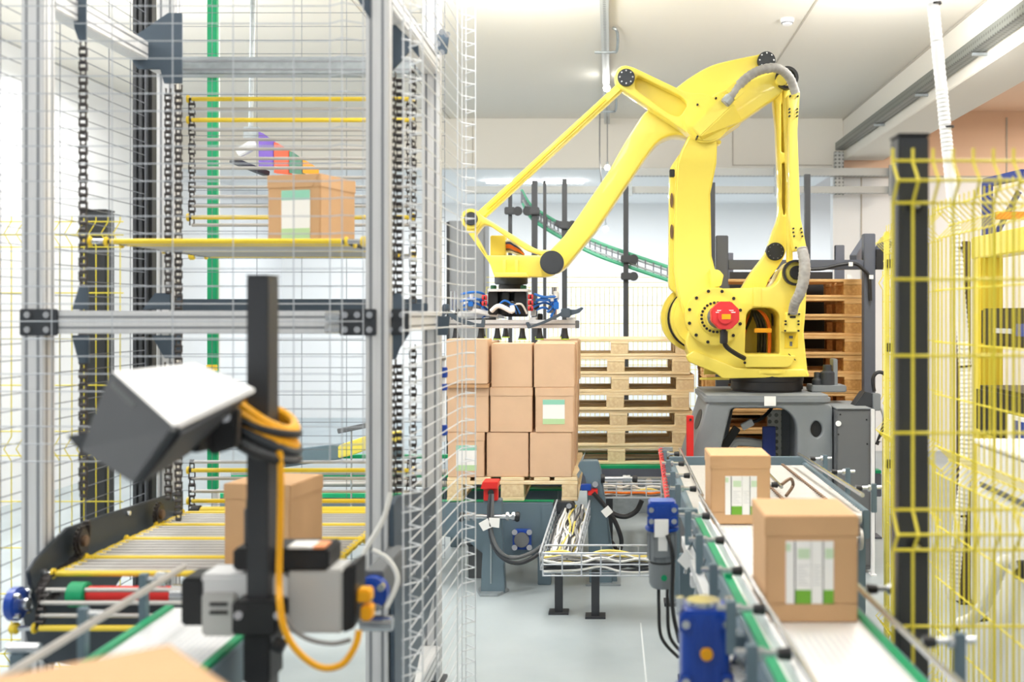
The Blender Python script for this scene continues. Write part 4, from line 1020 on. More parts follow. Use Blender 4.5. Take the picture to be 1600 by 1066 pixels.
G().prism(xz([(948, 800), (965, 914), (957, 914)], Q3), Q3 + .03, Q3 + .12).build('gusset', STEELB, t, .003)
G().box(hx(915, Q3), hx(970, Q3), Q3 - .04, Q3 + .15, 0, .012).build('base_plate', GALV, t, .003)
sb = G().box(hx(908, Q3), hx(924, Q3), Q3 - .07, Q3 - .02, hz(764, Q3), hz(755, Q3)).build('sensor', BLUE, t, .004)
G().box(hx(919, Q3), hx(934, Q3), Q3 - .06, Q3 - .005, hz(772, Q3), hz(763, Q3)).build('sensor_bracket', RED, t, .003)
G().cyl(at(930, 757, Q3 - .06), at(930, 757, Q3 - .02), .018, 12).build('lens', CHROME, sb)
G().cyl(at(940, 748, Q3), at(988, 748, Q3), .012, 10).build('cross_rod', CHROME, t)
for px, r_ in ((942, .028), (976, .022), (982, .022)): G().cyl(at(px - 3, 748, Q3), at(px + 3, 748, Q3), r_, 10).build('nut', CHROME if px > 950 else BLACK, t, .002)
G().cyl(at(988, 748.5, Q3), at(996, 749, Q3), .022, 12).build('knob', BLACK, t, .004)
cable('cable', apts([(927, 770, Q3 - .06), (940, 785, Q3 - .05), (952, 800, Q3 - .05), (964, 822, Q3 - .05), (971, 845, Q3 - .03), (968, 862, Q3)]), .014, BLACK, t)
cable('cable', apts([(930, 790, Q3 + .12), (942, 830, Q3 + .1), (958, 850, Q3 + .1), (965, 862, Q3 + .1)]), .012, BLACK, t)
G().prism(xz([(939, 799), (950, 790), (958, 800), (947, 809)], Q3 - .08), Q3 - .085, Q3 - .08).build('paper_tag', PAPER, t)
for pts in ([(903, 728), (916, 703), (913, 712), (906, 735)], [(901, 742), (914, 722), (911, 732), (904, 748)]):
    G().prism(xz(pts, Q3 + .02), Q3 + .02, Q3 + .03).build('guide_blade', GALV, t)

# wire cable baskets
def basket(label, o, u, L, wd, hh, sp=0.1, cables=(), legs=(), m=None, grp='white wire cable baskets', side=None):
    """open wire trough: o = start on the bottom centre line, u = direction"""
    m = m or WIRE
    o = Vector(o); u = Vector(u).normalized(); s_ = Vector((-u.y, u.x, 0)).normalized(); up = s_.cross(u) * -1
    if up.z < 0: up = -up
    t = thing('cable_basket', label, 'cable basket', (o.x, o.y, 0), grp)
    for k in range(4):
        G().tube([o + s_ * (wd * (k / 3 - .5)), o + s_ * (wd * (k / 3 - .5)) + u * L], .004, 6).build('long_wire', m, t)
    for sg in (-1, 1):
        for k in (1, 2): G().tube([o + s_ * sg * wd / 2 + up * hh * k / 2, o + s_ * sg * wd / 2 + up * hh * k / 2 + u * L], .004 if k == 1 else .0055, 6).build('long_wire', m, t)
    n = int(L / sp)
    me = G().tube([s_ * -wd / 2 + up * hh, s_ * -wd / 2, s_ * wd / 2, s_ * wd / 2 + up * hh], .004, 6).mesh('cross_wire', m)
    for i in range(n + 1): inst('cross_wire', me, t, o + u * (L * i / max(1, n)) - t.location)
    r_ = random.Random(int(L * 100))
    for cm in cables:
        a = r_.uniform(-.4, .4) * wd; hgt = r_.uniform(.1, .7) * hh
        pts = [o + u * (L * j / 6) + s_ * (a + r_.uniform(-.08, .08) * wd) + up * (hgt + r_.uniform(-.12, .15) * hh) for j in range(7)]
        G().tube(curve_pts(pts, 4), r_.uniform(.004, .008), 6).build('cable', cm, t)
    for q in legs:
        p = o + u * q
        G().box(p.x - .022, p.x + .022, p.y - .022, p.y + .022, .008, p.z).build('leg', POSTM, t, .002)
        G().box(p.x - .055, p.x + .055, p.y - .05, p.y + .05, 0, .01).build('foot_plate', POSTM, t)
    return t


CW = [CABLEW, CABLEG, CABLEW, DARK, CABLEW, CABLEG, mat('cable_pale_yellow', (226, 206, 110), 0.5), DARK]
basket('white wire cable basket full of cables in front of the pallet', (hx(850, 5.92), 5.92, hz(893, 5.92)), (1, 0, 0), .62, .2, .12, .1, CW + CW + CW, legs=(.28,))
basket('white wire cable basket sloping up towards the pallet conveyor nose', (hx(872, 5.95), 5.98, hz(893, 5.95)), (.06, .62, .17), .68, .2, .1, .06, CW * 5, legs=(.02,))
basket('white wire cable basket with yellow cables running back beside the red cord', (hx(940, 7.0), 7.0, hz(776, 7.0)), (1, 0, 0), .38, .12, .09, .08, [MATS['cable_pale_yellow'], CABLEW, ORANGE, CABLEW, MATS['cable_pale_yellow'], CABLEG], legs=(.05, .33))
t = thing('cable_bundle', 'tangle of white and black cables pouring into the sloping wire basket', 'cables', at(893, 820, 6.4))
for i in range(36):
    j = rnd.uniform(-10, 10); e = rnd.uniform(-14, 14)
    cable('cable', apts([(893 + j * .5, 803 + rnd.uniform(-6, 8), 6.62), (888 + j, 822, 6.42), (880 + e, 843, 6.2), (874 + e, 862, 6.08), (868 + e * .9, 880, 5.98)]), rnd.uniform(.006, .01), rnd.choice([CABLEW, CABLEW, CABLEG, DARK, PAPER]), t, 6, 4)

# loose black cables behind
t = thing('black_cable', 'thick black cable looping below the cable basket right of the tapered stand', 'cable', at(975, 805, 6.9))
cable('cable', apts([(953, 800, 6.9), (965, 806, 6.9), (980, 807, 6.9), (995, 798, 6.9), (1003, 782, 6.9)]), .016, BLACK, t)
t = thing('floor_conveyor', 'low grey conveyor bed behind the cable baskets', 'conveyor', (.2, 7.5, 0))
G().box(-.1, .66, 7.35, 7.45, .30, .42).build('side_beam', GALV, t, .004)
G().box(-.1, .66, 8.1, 8.2, .30, .42).build('side_beam', GALV, t, .004)
for i in range(7): G().cyl((-.05 + i * .11, 7.45, .40), (-.05 + i * .11, 8.1, .40), .025, 12).build('roller', RODM, t)
for x in (-.05, .6):
    for y in (7.37, 8.12): G().box(x - .03, x + .03, y, y + .06, 0, .3).build('leg', GALV, t)

# ------------------------------------------------------------------ right hand belt conveyor and roller bed
def zb(y): return .846 - .033 * (y - 2.83)


B0, B1 = 1.95, 4.72
bc = thing('belt_conveyor', 'white belt conveyor with green edge guides carrying two cardboard boxes', 'conveyor', (.52, 3.3, 0))


def along(x0, x1, za, zb_, y0=B0, y1=B1):
    return [(x0, y0, zb(y0) + za), (x1, y0, zb(y0) + za), (x1, y1, zb(y1) + za), (x0, y1, zb(y1) + za), (x0, y0, zb(y0) + zb_), (x1, y0, zb(y0) + zb_), (x1, y1, zb(y1) + zb_), (x0, y1, zb(y1) + zb_)]


G().hexa(along(.377, .652, -.02, 0)).build('belt', BELTD, bc)
for a, b_ in ((.352, .376), (.653, .672)): G().hexa(along(a, b_, -.03, .006)).build('green_guide', GREEN, bc)
for a, b_ in ((.34, .352), (.672, .684)): G().hexa(along(a, b_, -.10, -.002)).build('side_frame', STEELB, bc)
for a in (.305, .69): G().hexa(along(a, a + .03, -.14, -.1)).build('lower_rail', ALU, bc)
for y in (2.35, 3.2, 4.1):
    G().box(.30, .75, y, y + .05, zb(y) - .19, zb(y) - .14).build('cross_member', ALU, bc, .003)
for x, y in ((.305, 3.1), (.735, 3.05), (.305, 4.55), (.735, 4.5)):
    lg = G().box(x - .018, x + .018, y, y + .045, .08, zb(y) - .15).build('leg', STEELB, bc, .003)
    G().cyl((x, y + .02, .015), (x, y + .02, .09), .009, 10).build('foot_screw', CHROME, lg)
    G().cyl((x, y + .02, 0), (x, y + .02, .016), .045, 20).build('foot', BLACK, lg, .004)
# guide rails on brackets
lr = G().tube([(.386, 1.95, zb(1.95) + .075), (.386, 4.72, zb(4.72) + .075)], .0075, 10).build('guide_rail', CHROME, bc)
G().hexa([Vector(p) for p in along(.379, .387, .012, .05)]).build('white_wear_strip', WHITE, bc)
G().tube([(.676, 1.95, zb(1.95) + .06), (.676, 4.5, zb(4.5) + .06)], .0085, 10).build('guide_rail', CHROME, bc)


def rail_bracket(par, x, y, z, side, m=CHROME):
    """clamp with rod and black knob; side=-1 left of the rail"""
    b = G().cyl((x, y, z), (x + side * .12, y, z + .004), .008, 10).build('bracket_rod', m, par)
    G().cyl((x + side * .002, y, z), (x + side * .032, y, z), .015, 12, .012).build('clamp', BLACK, b, .002)
    G().cyl((x + side * .058, y, z), (x + side * .072, y, z), .016, 6).build('nut', CHROME, b, .002)
    G().box(x + side * .085 - .012, x + side * .085 + .012, y - .01, y + .01, z - .11, z + .02).build('bracket_post', STEELB, b, .002)


for y in (2.27, 2.66, 3.12, 3.62, 4.15): rail_bracket(bc, .378, y, zb(y) + .075, -1)
for y in (2.42, 2.95): rail_bracket(bc, .69, y, zb(y) + .06, 1)
for y in (2.45, 2.8, 3.4, 3.9, 4.4):
    G().tube([(.335, y, zb(y) - .04), (.315, y, zb(y) - .1), (.3, y + .02, zb(y) - .2)], .007, 8).build('strut', CHROME, bc)
    stuff(G().cyl((.338, y + .1, zb(y) - .05), (.325, y + .1, zb(y) - .05), .012, 8).cyl((.338, y + .18, zb(y) - .05), (.325, y + .18, zb(y) - .05), .012, 8).build('bolts', CHROME, bc))
gk = G().cyl((.363, 3.36, zb(3.36) + .02), (.363, 3.36, zb(3.36) - .03), .012, 12).build('green_knob', GREEN, bc)
cable('signal_cable', [(.363, 3.36, zb(3.36) - .03), (.34, 3.3, zb(3.36) - .12), (.33, 3.25, .55)], .005, BLACK, bc)

R0, R1, RZ = 4.78, 6.25, .785
rc = thing('roller_conveyor', 'wide roller conveyor bed between the white belt and the robot pedestal', 'conveyor', (.76, 5.5, 0))
me = G().cyl((.36, 0, 0), (1.1, 0, 0), .0155, 12).mesh('roller', RODM)
n = int((R1 - R0) / .045)
for i in range(n + 1): inst('roller', me, rc, Vector((0, R0 + i * .045, RZ - .0185)) - rc.location)
for x in (.335, 1.10): G().box(x, x + .03, R0 - .03, R1 + .03, RZ - .12, RZ + .005).build('side_frame', STEELB, rc, .004)
G().box(.335, 1.13, R1 + .03, R1 + .08, RZ - .02, RZ + .035).build('end_stop', STEELB, rc, .004)
for x in (.36, 1.10):
    for y in (R0 + .05, R1 - .1):
        lg = G().box(x - .03, x + .03, y, y + .06, .02, RZ - .12).build('leg', STEELB, rc, .003)
        G().box(x - .06, x + .06, y - .03, y + .09, 0, .02).build('foot_plate', DARK, lg)
G().box(.36, 1.1, R0 + .06, R0 + .1, .42, .47).build('cross_beam', STEELB, rc, .003)
G().box(.36, 1.1, R0 + .02, R0 + .06, RZ - .2, RZ - .12).build('front_beam', STEELB, rc, .003)
G().cyl((.36, R0 - .03, RZ - .028), (1.09, R0 - .03, RZ - .028), .026, 18).build('end_roller', RODM, rc)
sp_ = G().cyl((1.082, R0 - .02, RZ - .12), (1.095, R0 - .02, RZ - .12), .05, 22).build('sprocket', RODM, rc, .002)
G().cyl((1.07, R0 - .02, RZ - .12), (1.1, R0 - .02, RZ - .12), .02, 14).build('hub', CHROME, sp_)
for k, x in enumerate((.62, .80, 1.0)):
    st = G()
    for i in range(34):
        y = R0 + .02 + i * .042; st.cyl((x - .008 + .09 * (y - R0) * -.2, y, RZ + .006), (x + .008 + .09 * (y - R0) * -.2, y, RZ + .004), .006, 8)
    stuff(st.build('divider_chain', BRONZE, rc))
G().tube([(.395, R0 - .06, RZ + .075), (.40, R1 + .1, RZ + .075)], .008, 10).build('guide_rail', CHROME, rc)
G().tube([(1.10, R0 - .02, RZ + .07), (1.06, R1 - .1, RZ + .07)], .010, 10).build('guide_rail', CHROME, rc)
G().tube([(.78, R0 + .2, RZ + .07), (.78, R0 + 1.2, RZ + .07)], .008, 10).build('guide_rail', CHROME, rc)
for y in (4.9, 5.3, 5.72, 6.12): rail_bracket(rc, .385, y, RZ + .075, -1)
for y, x in ((4.95, 1.1), (5.45, 1.09), (5.95, 1.075)): rail_bracket(rc, x + .01, y, RZ + .07, 1)
for y in (5.05, 5.6): rail_bracket(rc, .775, y, RZ + .07, -1)
cable('loop', [(.79, 5.05, RZ + .07), (.84, 5.1, RZ + .09), (.86, 5.15, RZ + .05), (.82, 5.1, RZ + .01)], .008, BRONZE, rc)
t = thing('stop_cord', 'red twisted safety cord along the left edge of the roller conveyor', 'cord', (.3, 5.8, RZ))
for ph in (0, math.pi):
    pts = []
    for i in range(121):
        u = i / 120; q = at(1032, 702, 6.2).lerp(at(1046, 800, 4.9), u)
        pts.append((q.x + .011 * math.cos(u * 64 + ph), q.y, q.z + .011 * math.sin(u * 64 + ph)))
    G().tube(pts, .0026, 6).build('strand', RED if ph == 0 else REDM, t)
for q in (at(1032, 702, 6.2), at(1046, 800, 4.9)): G().box(q.x - .01, .35, q.y - .01, q.y + .01, q.z - .012, q.z + .012).build('cord_post', GALV, t, .002)


def gearmotor(label, x, y, z0, z1, r, mbody, box_h, grp='conveyor gear motors'):
    t = thing('gear_motor', label, 'motor', (x, y, z0), grp)
    hB = box_h
    if mbody is not None:
        G().tube([(x, y, z0), (x, y, z0 + .02), (x, y, z0 + .09), (x, y, z0 + .1)], r * .8, 28, True, [r * .7, r * .86, r * .9, r * .9]).build('fan_cover', GREY, t, .004)
        G().cyl((x, y, z0 + .1), (x, y, z0 + .108), r * .82, 28).build('gap_ring', BLACK, t)
        bd = G().cyl((x, y, z0 + .108), (x, y, z1 - hB), r * .9, 28).build('motor_body', mbody, t, .004)
        for i in range(14):
            a = 2 * math.pi * i / 14; G().bar((x + r * .9 * math.cos(a), y + r * .9 * math.sin(a), z0 + .115), (x + r * .9 * math.cos(a), y + r * .9 * math.sin(a), z1 - hB - .01), .006, .012, (math.cos(a), math.sin(a), 0)).build('fin', mbody, bd)
        G().box(x - r * .6, x + r * .5, y - r * 1.15, y - r * .7, z0 + .13, z1 - hB - .02).build('terminal_box', GREY, t, .006)
        G().box(x - r * .3, x + r * .3, y - r * 1.17, y - r * 1.15, z0 + .16, z0 + .22).build('name_plate', PAPER, t)
        G().cyl((x + r * .1, y - r * .93, z0 + .05), (x + r * .1, y - r * .8, z0 + .05), .012, 12).build('green_dot', GREEN, t)
    gb = G().cyl((x, y, z1 - hB), (x, y, z1 - hB + .016), r * 1.12, 32).build('flange', BLUE, t, .003)
    g = G().prism(fillet([(x - r * .9, y - r * .9, .02), (x + r * .9, y - r * .9, .02), (x + r * .9, y + r * .9, .02), (x - r * .9, y + r * .9, .02)]), z1 - hB + .016, z1, 'z').build('gearbox', BLUE, t, .006)
    for s_ in (-1, 1):
        for zz in (z1 - .03, z1 - hB + .045):
            G().box(x + s_ * r * .75 - .016, x + s_ * r * .75 + .016, y - r * 1.0, y - r * .86, zz - .022, zz + .022).build('lug', BLUE, g, .004)
            G().cyl((x + s_ * r * .75, y - r * 1.08, zz), (x + s_ * r * .75, y - r * .98, zz), .011, 8).build('bolt', CHROME, g)
    for i in range(3): G().box(x - r * .5 + i * r * .42, x - r * .5 + i * r * .42 + .012, y - r * .96, y - r * .88, z1 - hB + .03, z1 - .02).build('rib', BLUE, g, .002)
    return t


m1 = gearmotor('large blue gear motor upright beside the near end of the white belt', .237, 2.78, .54, .905, .068, None, .22)
G().cyl((.237, 2.78, .52), (.237, 2.78, .685), .075, 32).build('motor_body', GREY, m1, .006)
G().cyl((.237, 2.78, .675), (.237, 2.78, .684), .082, 32).build('motor_flange', GREY, m1, .003)
G().cyl((.238, 2.706, .80), (.238, 2.722, .80), .016, 16).build('yellow_plug', YELC, m1, .002)
G().cyl((.235, 2.78, .905), (.235, 2.78, .92), .045, 20).build('top_cover', CHROME, m1, .003)
for sx in (-1, 1):
    G().cyl((.235 + sx * .062, 2.745, .89), (.235 + sx * .062, 2.745, .935), .011, 10).build('bolt', CHROME, m1)
G().box(.28, .345, 2.76, 2.80, .80, .83).build('mount', STEELB, m1, .003)
m2 = gearmotor('grey motor with a blue gearbox hanging beside the middle of the white belt', .203, 4.35, .555, .905, .06, GREY, .12)
G().box(.26, .345, 4.33, 4.37, .84, .87).build('mount', STEELB, m2, .003)
G().box(.17, .225, 4.275, 4.279, .77, .84).build('paper_tag', PAPER, m2)
G().prism([(.29, .66), (.325, .695), (.29, .74), (.255, .695)], 4.2, 4.204).build('paper_tag', PAPER, m2)
cable('cable', [(.22, 4.27, .78), (.24, 4.25, .7), (.24, 4.27, .5), (.27, 4.3, .35)], .008, BLACK, m2)
for dx in (0, .035): cable('cable', [(.19 + dx, 4.35, .58), (.19 + dx, 4.34, .48), (.2 + dx, 4.33, .36), (.27 + dx, 4.4, .26)], .007, BLACK, m2)
m3 = thing('valve_cluster', 'cluster of chrome fittings and valves between the belt edge and large blue motor', 'valves', (.31, 2.62, .72))
for i in range(7):
    y = 2.45 + i * .09; x = .325 + .02 * (i % 2)
    G().cyl((x, y, .66), (x, y, .76), .012, 10).build('fitting', CHROME, m3, .002)
    G().cyl((x - .025, y, .745), (x + .02, y, .745), .011, 10).build('elbow', CHROME, m3, .002)
G().box(.305, .36, 2.4, 3.05, .63, .665).build('manifold', GREY, m3, .004)
G().box(.32, .35, 2.5, 2.53, 0.0, .63).build('bracket', STEELB, m3)

# ------------------------------------------------------------------ boxes on the belt
nb = make_box('nearest cardboard box on the white belt, green and white packs showing in its window', BW, BL, BH, CARDN, window=(-.068, .056, .05, .213))
place(nb, .522, 2.83 + BL / 2, zb(2.83 + .2) + .006)
nb2 = make_box('farther cardboard box on the white belt, before the roller conveyor', BW, BL, BH, CARDN, window=(-.062, .066, .04, .196))
place(nb2, .523, 4.40 + BL / 2, zb(4.40 + .05) + .004)
# ------------------------------------------------------------------ box lift (aluminium frame with chains)
FX0, FX1, FY0, FY1 = -1.975, -.80, 3.75, 4.86
lf = thing('box_lift', 'aluminium framed vertical box lift with hanging roller chains', 'lift', ((FX0 + FX1) / 2, 4.3, 0))


def profile_post(x, y, s_=.078, z0=.02, z1=3.6):
    p = G().box(x - s_ / 2, x + s_ / 2, y - s_ / 2, y + s_ / 2, z0, z1).build('post', ALU, lf, .004)
    for sg in (-1, 1):
        G().box(x + sg * .02 - .005, x + sg * .02 + .005, y - s_ / 2 - .0008, y - s_ / 2 + .002, z0, z1).build('groove', ALUG, p)
        G().box(x + s_ / 2 - .002, x + s_ / 2 + .0008, y + sg * .02 - .005, y + sg * .02 + .005, z0, z1).build('groove', ALUG, p)
    G().box(x - .06, x + .06, y - .06, y + .06, 0, .02).build('foot', DARK, p)


for x in (FX0, FX1):
    for y in (FY0, FY1): profile_post(x, y)


def beam(name, p0, p1, h, m=ALU):
    b = G().bar(p0, p1, .078, h).build(name, m, lf, .004)
    p0 = Vector(p0); p1 = Vector(p1); d = (p1 - p0).normalized(); s_ = d.cross(Vector((0, 0, 1)))
    if s_.y > 0 or (abs(s_.y) < .1 and s_.x < 0): s_ = -s_
    for k in (-.018, .018): G().bar(p0 + s_ * .039 + Vector((0, 0, k)), p1 + s_ * .039 + Vector((0, 0, k)), .002, .008).build('groove', ALUG, b)


for z, hh in ((1.62, .078), (2.75, .078)):
    if z < 2: beam('front_beam', (FX0 + .039, FY0, z), (FX1 - .039, FY0, z), hh)
    beam('rear_beam', (FX0 + .039, FY1, z + (.055 if z < 2 else 0)), (FX1 - .039, FY1, z + (.055 if z < 2 else 0)), hh, PLATE if z < 2 else GALV)
    for x in (FX0, FX1): beam('side_beam', (x, FY0 + .039, z), (x, FY1 - .039, z), hh)
beam('low_beam', (FX0, FY0 + .039, .14), (FX0, FY1 - .039, .14), .078)
beam('low_beam', (FX1, FY0 + .039, .14), (FX1, FY1 - .039, .14), .078)


def corner(x0, x1, z0, z1, y, nb_=2, parent=lf):
    p = G().box(x0, x1, y - .008, y, z0, z1).build('corner_plate', DARK, parent, .003)
    for i in range(nb_):
        for j in range(2):
            xx = x0 + (x1 - x0) * (i + .5) / nb_; zz = z0 + (z1 - z0) * (.22 + .56 * j)
            G().cyl((xx, y - .022, zz), (xx, y - .007, zz), .012, 8).build('bolt', CHROME, p, .002)


yb = FY0 - .039
corner(FX1 - .125, FX1 + .0, 1.575, 1.665, yb, 3)
corner(FX1 + .015, FX1 + .10, 1.575, 1.665, FY0 + .02, 2)
corner(FX0 - .04, FX0 + .09, 1.575, 1.665, yb, 2)
for dz in (-.022, .022): G().cyl((FX1 - .17, yb - .015, 1.62 + dz), (FX1 - .12, yb - .015, 1.62 + dz), .017, 10).build('bolt_head', CHROME, lf, .003)
# gusset plates carrying the chains at both beam heights
def gusset(x, y, z, hw, hh, sgn=1, top=True):
    for (pts) in ([(y - hw, z + .045), (y + hw, z + .045), (y + hw * .55, z + hh), (y - hw * .55, z + hh)], [(y - hw, z - .045), (y + hw, z - .045), (y + hw * .55, z - hh), (y - hw * .55, z - hh)]):
        G().prism(pts, x, x + .012, 'x').build('gusset_plate', PLATE, lf, .002)


def fgusset(px0, px1, py0, py1, d, up=True, m=None):
    w_ = px1 - px0
    pts = [(px0, py1), (px1, py1), (px1 - w_ * .0, py0), (px0 + w_ * .45, py0)] if up else [(px0, py0), (px1, py0), (px1, py1), (px0 + w_ * .45, py1)]
    G().prism(xz(pts, d), d, d + .012).build('gusset_plate', m or PLATE, lf, .002)


fgusset(112, 137, 447, 484, 3.9, True); fgusset(111, 138, 524, 568, 3.9, False)
fgusset(222, 266, 458, 484, 4.5, True); fgusset(272, 284, 458, 484, 4.5, True); fgusset(236, 282, 524, 560, 4.5, False)
G().prism(xz([(207, 58), (262, 20), (284, 20), (284, 130), (256, 130), (250, 108), (215, 108), (207, 96)], 4.55), 4.55, 4.562).build('gusset_plate', PLATE, lf, .002)
G().prism(xz([(107, -20), (134, -20), (134, 62), (122, 62), (116, 45)], 3.95), 3.95, 3.962).build('gusset_plate', PLATE, lf, .002)
G().prism(xz([(553, -10), (578, -10), (578, 28), (566, 12)], 3.7), 3.70, 3.712).build('gusset_plate', PLATE, lf, .002)
for pts, d in (([(609, 30), (640, 60), (640, 80), (612, 112)], 4.0), ([(609, -20), (650, 30), (655, 90), (630, 70)], 4.3), ([(609, 458), (625, 458), (634, 474), (634, 486), (609, 486)], 4.0), ([(609, 520), (640, 520), (624, 545), (618, 562), (609, 562)], 4.0), ([(634, 474), (668, 474), (668, 486), (634, 490)], 4.3), ([(681, 494), (703, 494), (700, 524), (681, 524)], 4.75), ([(681, 52), (702, 52), (698, 84), (681, 84)], 4.75)):
    G().prism(xz(pts, d), d, d + .012).build('gusset_plate', PLATE, lf, .002)
for px, py, d in ((690, 50, 4.72), (699, 54, 4.72), (684, 68, 4.72), (690, 82, 4.72)): G().cyl(at(px, py, d - .02), at(px, py, d), .014, 8).build('bolt', CHROME, lf, .002)

# roller chains (each link a sub-part)
PITCH = .0254
g_o = G(); g_i = G()
for g, hw, plt in ((g_o, .0135, .003), (g_i, .0095, .003)):
    for sx in (-1, 1):
        pts = [(-.007, -.001), (-.004, PITCH * .5), (-.007, PITCH + .001), (.007, PITCH + .001), (.004, PITCH * .5), (.007, -.001)]
        g.prism(pts, sx * hw - plt / 2, sx * hw + plt / 2, 'x')
    g.cyl((-hw, 0, 0), (hw, 0, 0), .0075, 8)
LO = g_o.mesh('link', CHAINM, smooth=0); LI = g_i.mesh('link', CHAINM, smooth=0)


LOY = g_o.mesh('link', YELR, smooth=0); LIY = g_i.mesh('link', YELR, smooth=0)


def chain(x, y, z0, z1, name='chain', par=lf, rot=None):
    c = bpy.data.objects.new(name, None); COL.objects.link(c); c.parent = par; c.location = Vector((x, y, z0)) - org(par); c.empty_display_size = .03
    for i in range(int((z1 - z0) / PITCH)):
        inst('link', LO if i % 2 else LI, c, (0, 0, i * PITCH))
    return c


d = 3.95
chain(hx(130, d), d, hz(775, d), hz(62, d))
d = 4.45
chain(hx(260, d), d + .02, hz(780, d), hz(565, d)); chain(hx(260, d), d + .02, hz(457, d), hz(130, d)); chain(hx(279, d), d, hz(812, d), hz(130, d))
d = 4.0
chain(hx(612, d), d, hz(800, d), hz(560, d)); chain(hx(612, d), d, hz(458, d), hz(112, d)); chain(hx(622, d), d + .03, hz(800, d), hz(560, d)); chain(hx(622, d), d + .03, hz(458, d), hz(112, d))
d = 4.4
chain(hx(645, d), d, hz(1000, d), hz(530, d)); chain(hx(645, d), d, hz(485, d), hz(95, d))
# lower side plate with sprockets
def yz_plate(name, pts, x0, x1, m, par=lf, bev=.004): return G().prism(pts, x0, x1, 'x').build(name, m, par, bev)


lp = yz_plate('side_plate', [(3.58, .80), (3.62, .83), (3.83, .895), (4.2, .885), (4.87, .86), (4.87, .70), (4.4, .68), (4.05, .52), (3.75, .44), (3.70, .46)], FX0 + .045, FX0 + .06, PLATED)
for y, z in ((3.95, .865), (4.3, .86), (4.75, .84), (3.66, .78), (4.72, .76)): G().cyl((FX0 + .058, y, z), (FX0 + .075, y, z), .011, 8).build('bolt', CHROME, lp, .002)
for px, py, d in ((113, 845, 3.86), (246, 804, 4.52)):
    c = at(px, py, d); c.x = FX0 + .085
    sp_ = G().cyl(c, c + Vector((.02, 0, 0)), .042, 24).build('sprocket', CHAINM, lf, .003)
    for i in range(16):
        a = 2 * math.pi * i / 16; p = c + Vector((.01, .045 * math.cos(a), .045 * math.sin(a)))
        G().cbox(p, .008, .014, .014).build('tooth', CHAINM, sp_)
    G().cyl(c + Vector((.015, 0, 0)), c + Vector((.032, 0, 0)), .020, 18).build('hub', BRONZE, sp_, .003)
cc = bpy.data.objects.new('drive_chain', None); COL.objects.link(cc); cc.parent = lf
pth = curve_pts([(FX0 + .09, 3.91, .90), (FX0 + .09, 3.90, .83), (FX0 + .09, 3.84, .79), (FX0 + .09, 3.74, .775), (FX0 + .09, 3.64, .77), (FX0 + .09, 3.60, .73), (FX0 + .09, 3.64, .69), (FX0 + .09, 3.72, .70)], 5)
for i, (a, b_) in enumerate(zip(pth, pth[1:])):
    t_ = b_ - a
    inst('link', LO if i % 2 else LI, cc, a - org(lf), (-math.atan2(t_.y, t_.z), 0, 0))
G().prism(xz([(34, 958), (48, 1030), (120, 1040), (300, 950), (300, 925), (60, 945)], 3.65), 3.65, 3.665).build('front_plate', PLATED, lf, .002)
bf = G().cyl((FX0 + .01, 3.56, .70), (FX0 + .045, 3.56, .70), .055, 20).build('bearing_flange', BLUE, lf, .006)
G().cyl((FX0 + .04, 3.56, .70), (FX0 + .07, 3.56, .70), .02, 14).build('shaft', CHROME, bf)
for sy, sz in ((-1, -1), (1, -1), (-1, 1), (1, 1)): G().cyl((FX0 + .04, 3.56 + sy * .032, .70 + sz * .032), (FX0 + .058, 3.56 + sy * .032, .70 + sz * .032), .009, 8).build('bolt', CHROME, bf)
rr = G().cyl((-1.74, 3.62, .715), (-1.25, 3.62, .715), .028, 20).build('red_roller', RED, lf, .003)
G().cyl((-1.80, 3.62, .715), (-1.74, 3.62, .715), .042, 20).build('green_pulley', GREEN, lf, .004)
for x in (-1.46, -1.38): G().cyl((x, 3.62, .715), (x + .05, 3.62, .715), .034, 16).build('collar', CHROME, rr, .003)
# right hand lower drive: blue flange, tilted steel plate
rp = yz_plate('side_plate', [(3.70, 1.0), (3.76, 1.02), (4.6, .92), (4.6, .5), (3.95, .2), (3.72, .3)], FX1 + .045, FX1 + .06, PLATE)
for y, z in ((3.9, .95), (4.2, .9), (4.0, .7), (4.3, .6), (4.5, .8)): G().cyl((FX1 + .058, y, z), (FX1 + .078, y, z), .013, 8).build('bolt', CHROME, rp, .002)
c = at(578, 930, 3.3)
t = thing('bearing_motor', 'blue bearing unit with chrome bolts in front of the right lift post', 'motor', c)
G().cyl(c + Vector((0, 0, 0)), c + Vector((0, .06, 0)), .05, 24).build('housing', BLUE, t, .006)
for a in range(4):
    p = c + Vector((.042 * math.cos(a * 1.57 + .6), -.015, .042 * math.sin(a * 1.57 + .6))); G().cyl(p, p + Vector((0, .03, 0)), .012, 10).build('bolt', CHROME, t, .002)
G().cyl(c + Vector((0, -.02, 0)), c + Vector((0, .0, 0)), .018, 14).build('shaft', CHROME, t)
G().box(c.x - .03, c.x + .03, c.y + .05, FY0 - .02, c.z - .06, c.z + .06).build('bracket', GREYD, t, .004)
G().cyl(c + Vector((-.04, .05, -.1)), c + Vector((.06, .05, -.1)), .025, 14).build('lower_shaft', CHROME, t, .003)
cable('clear_hose', [c + Vector((-.05, .02, .05)), c + Vector((-.02, .03, .13)), c + Vector((.03, .05, .22)), c + Vector((.05, .06, .3))], .008, CABLEW, t)
cable('clear_hose', [c + Vector((.05, .0, -.04)), c + Vector((.08, .02, .04)), c + Vector((.05, .03, .10)), c + Vector((.0, .03, .13))], .008, CABLEW, t)


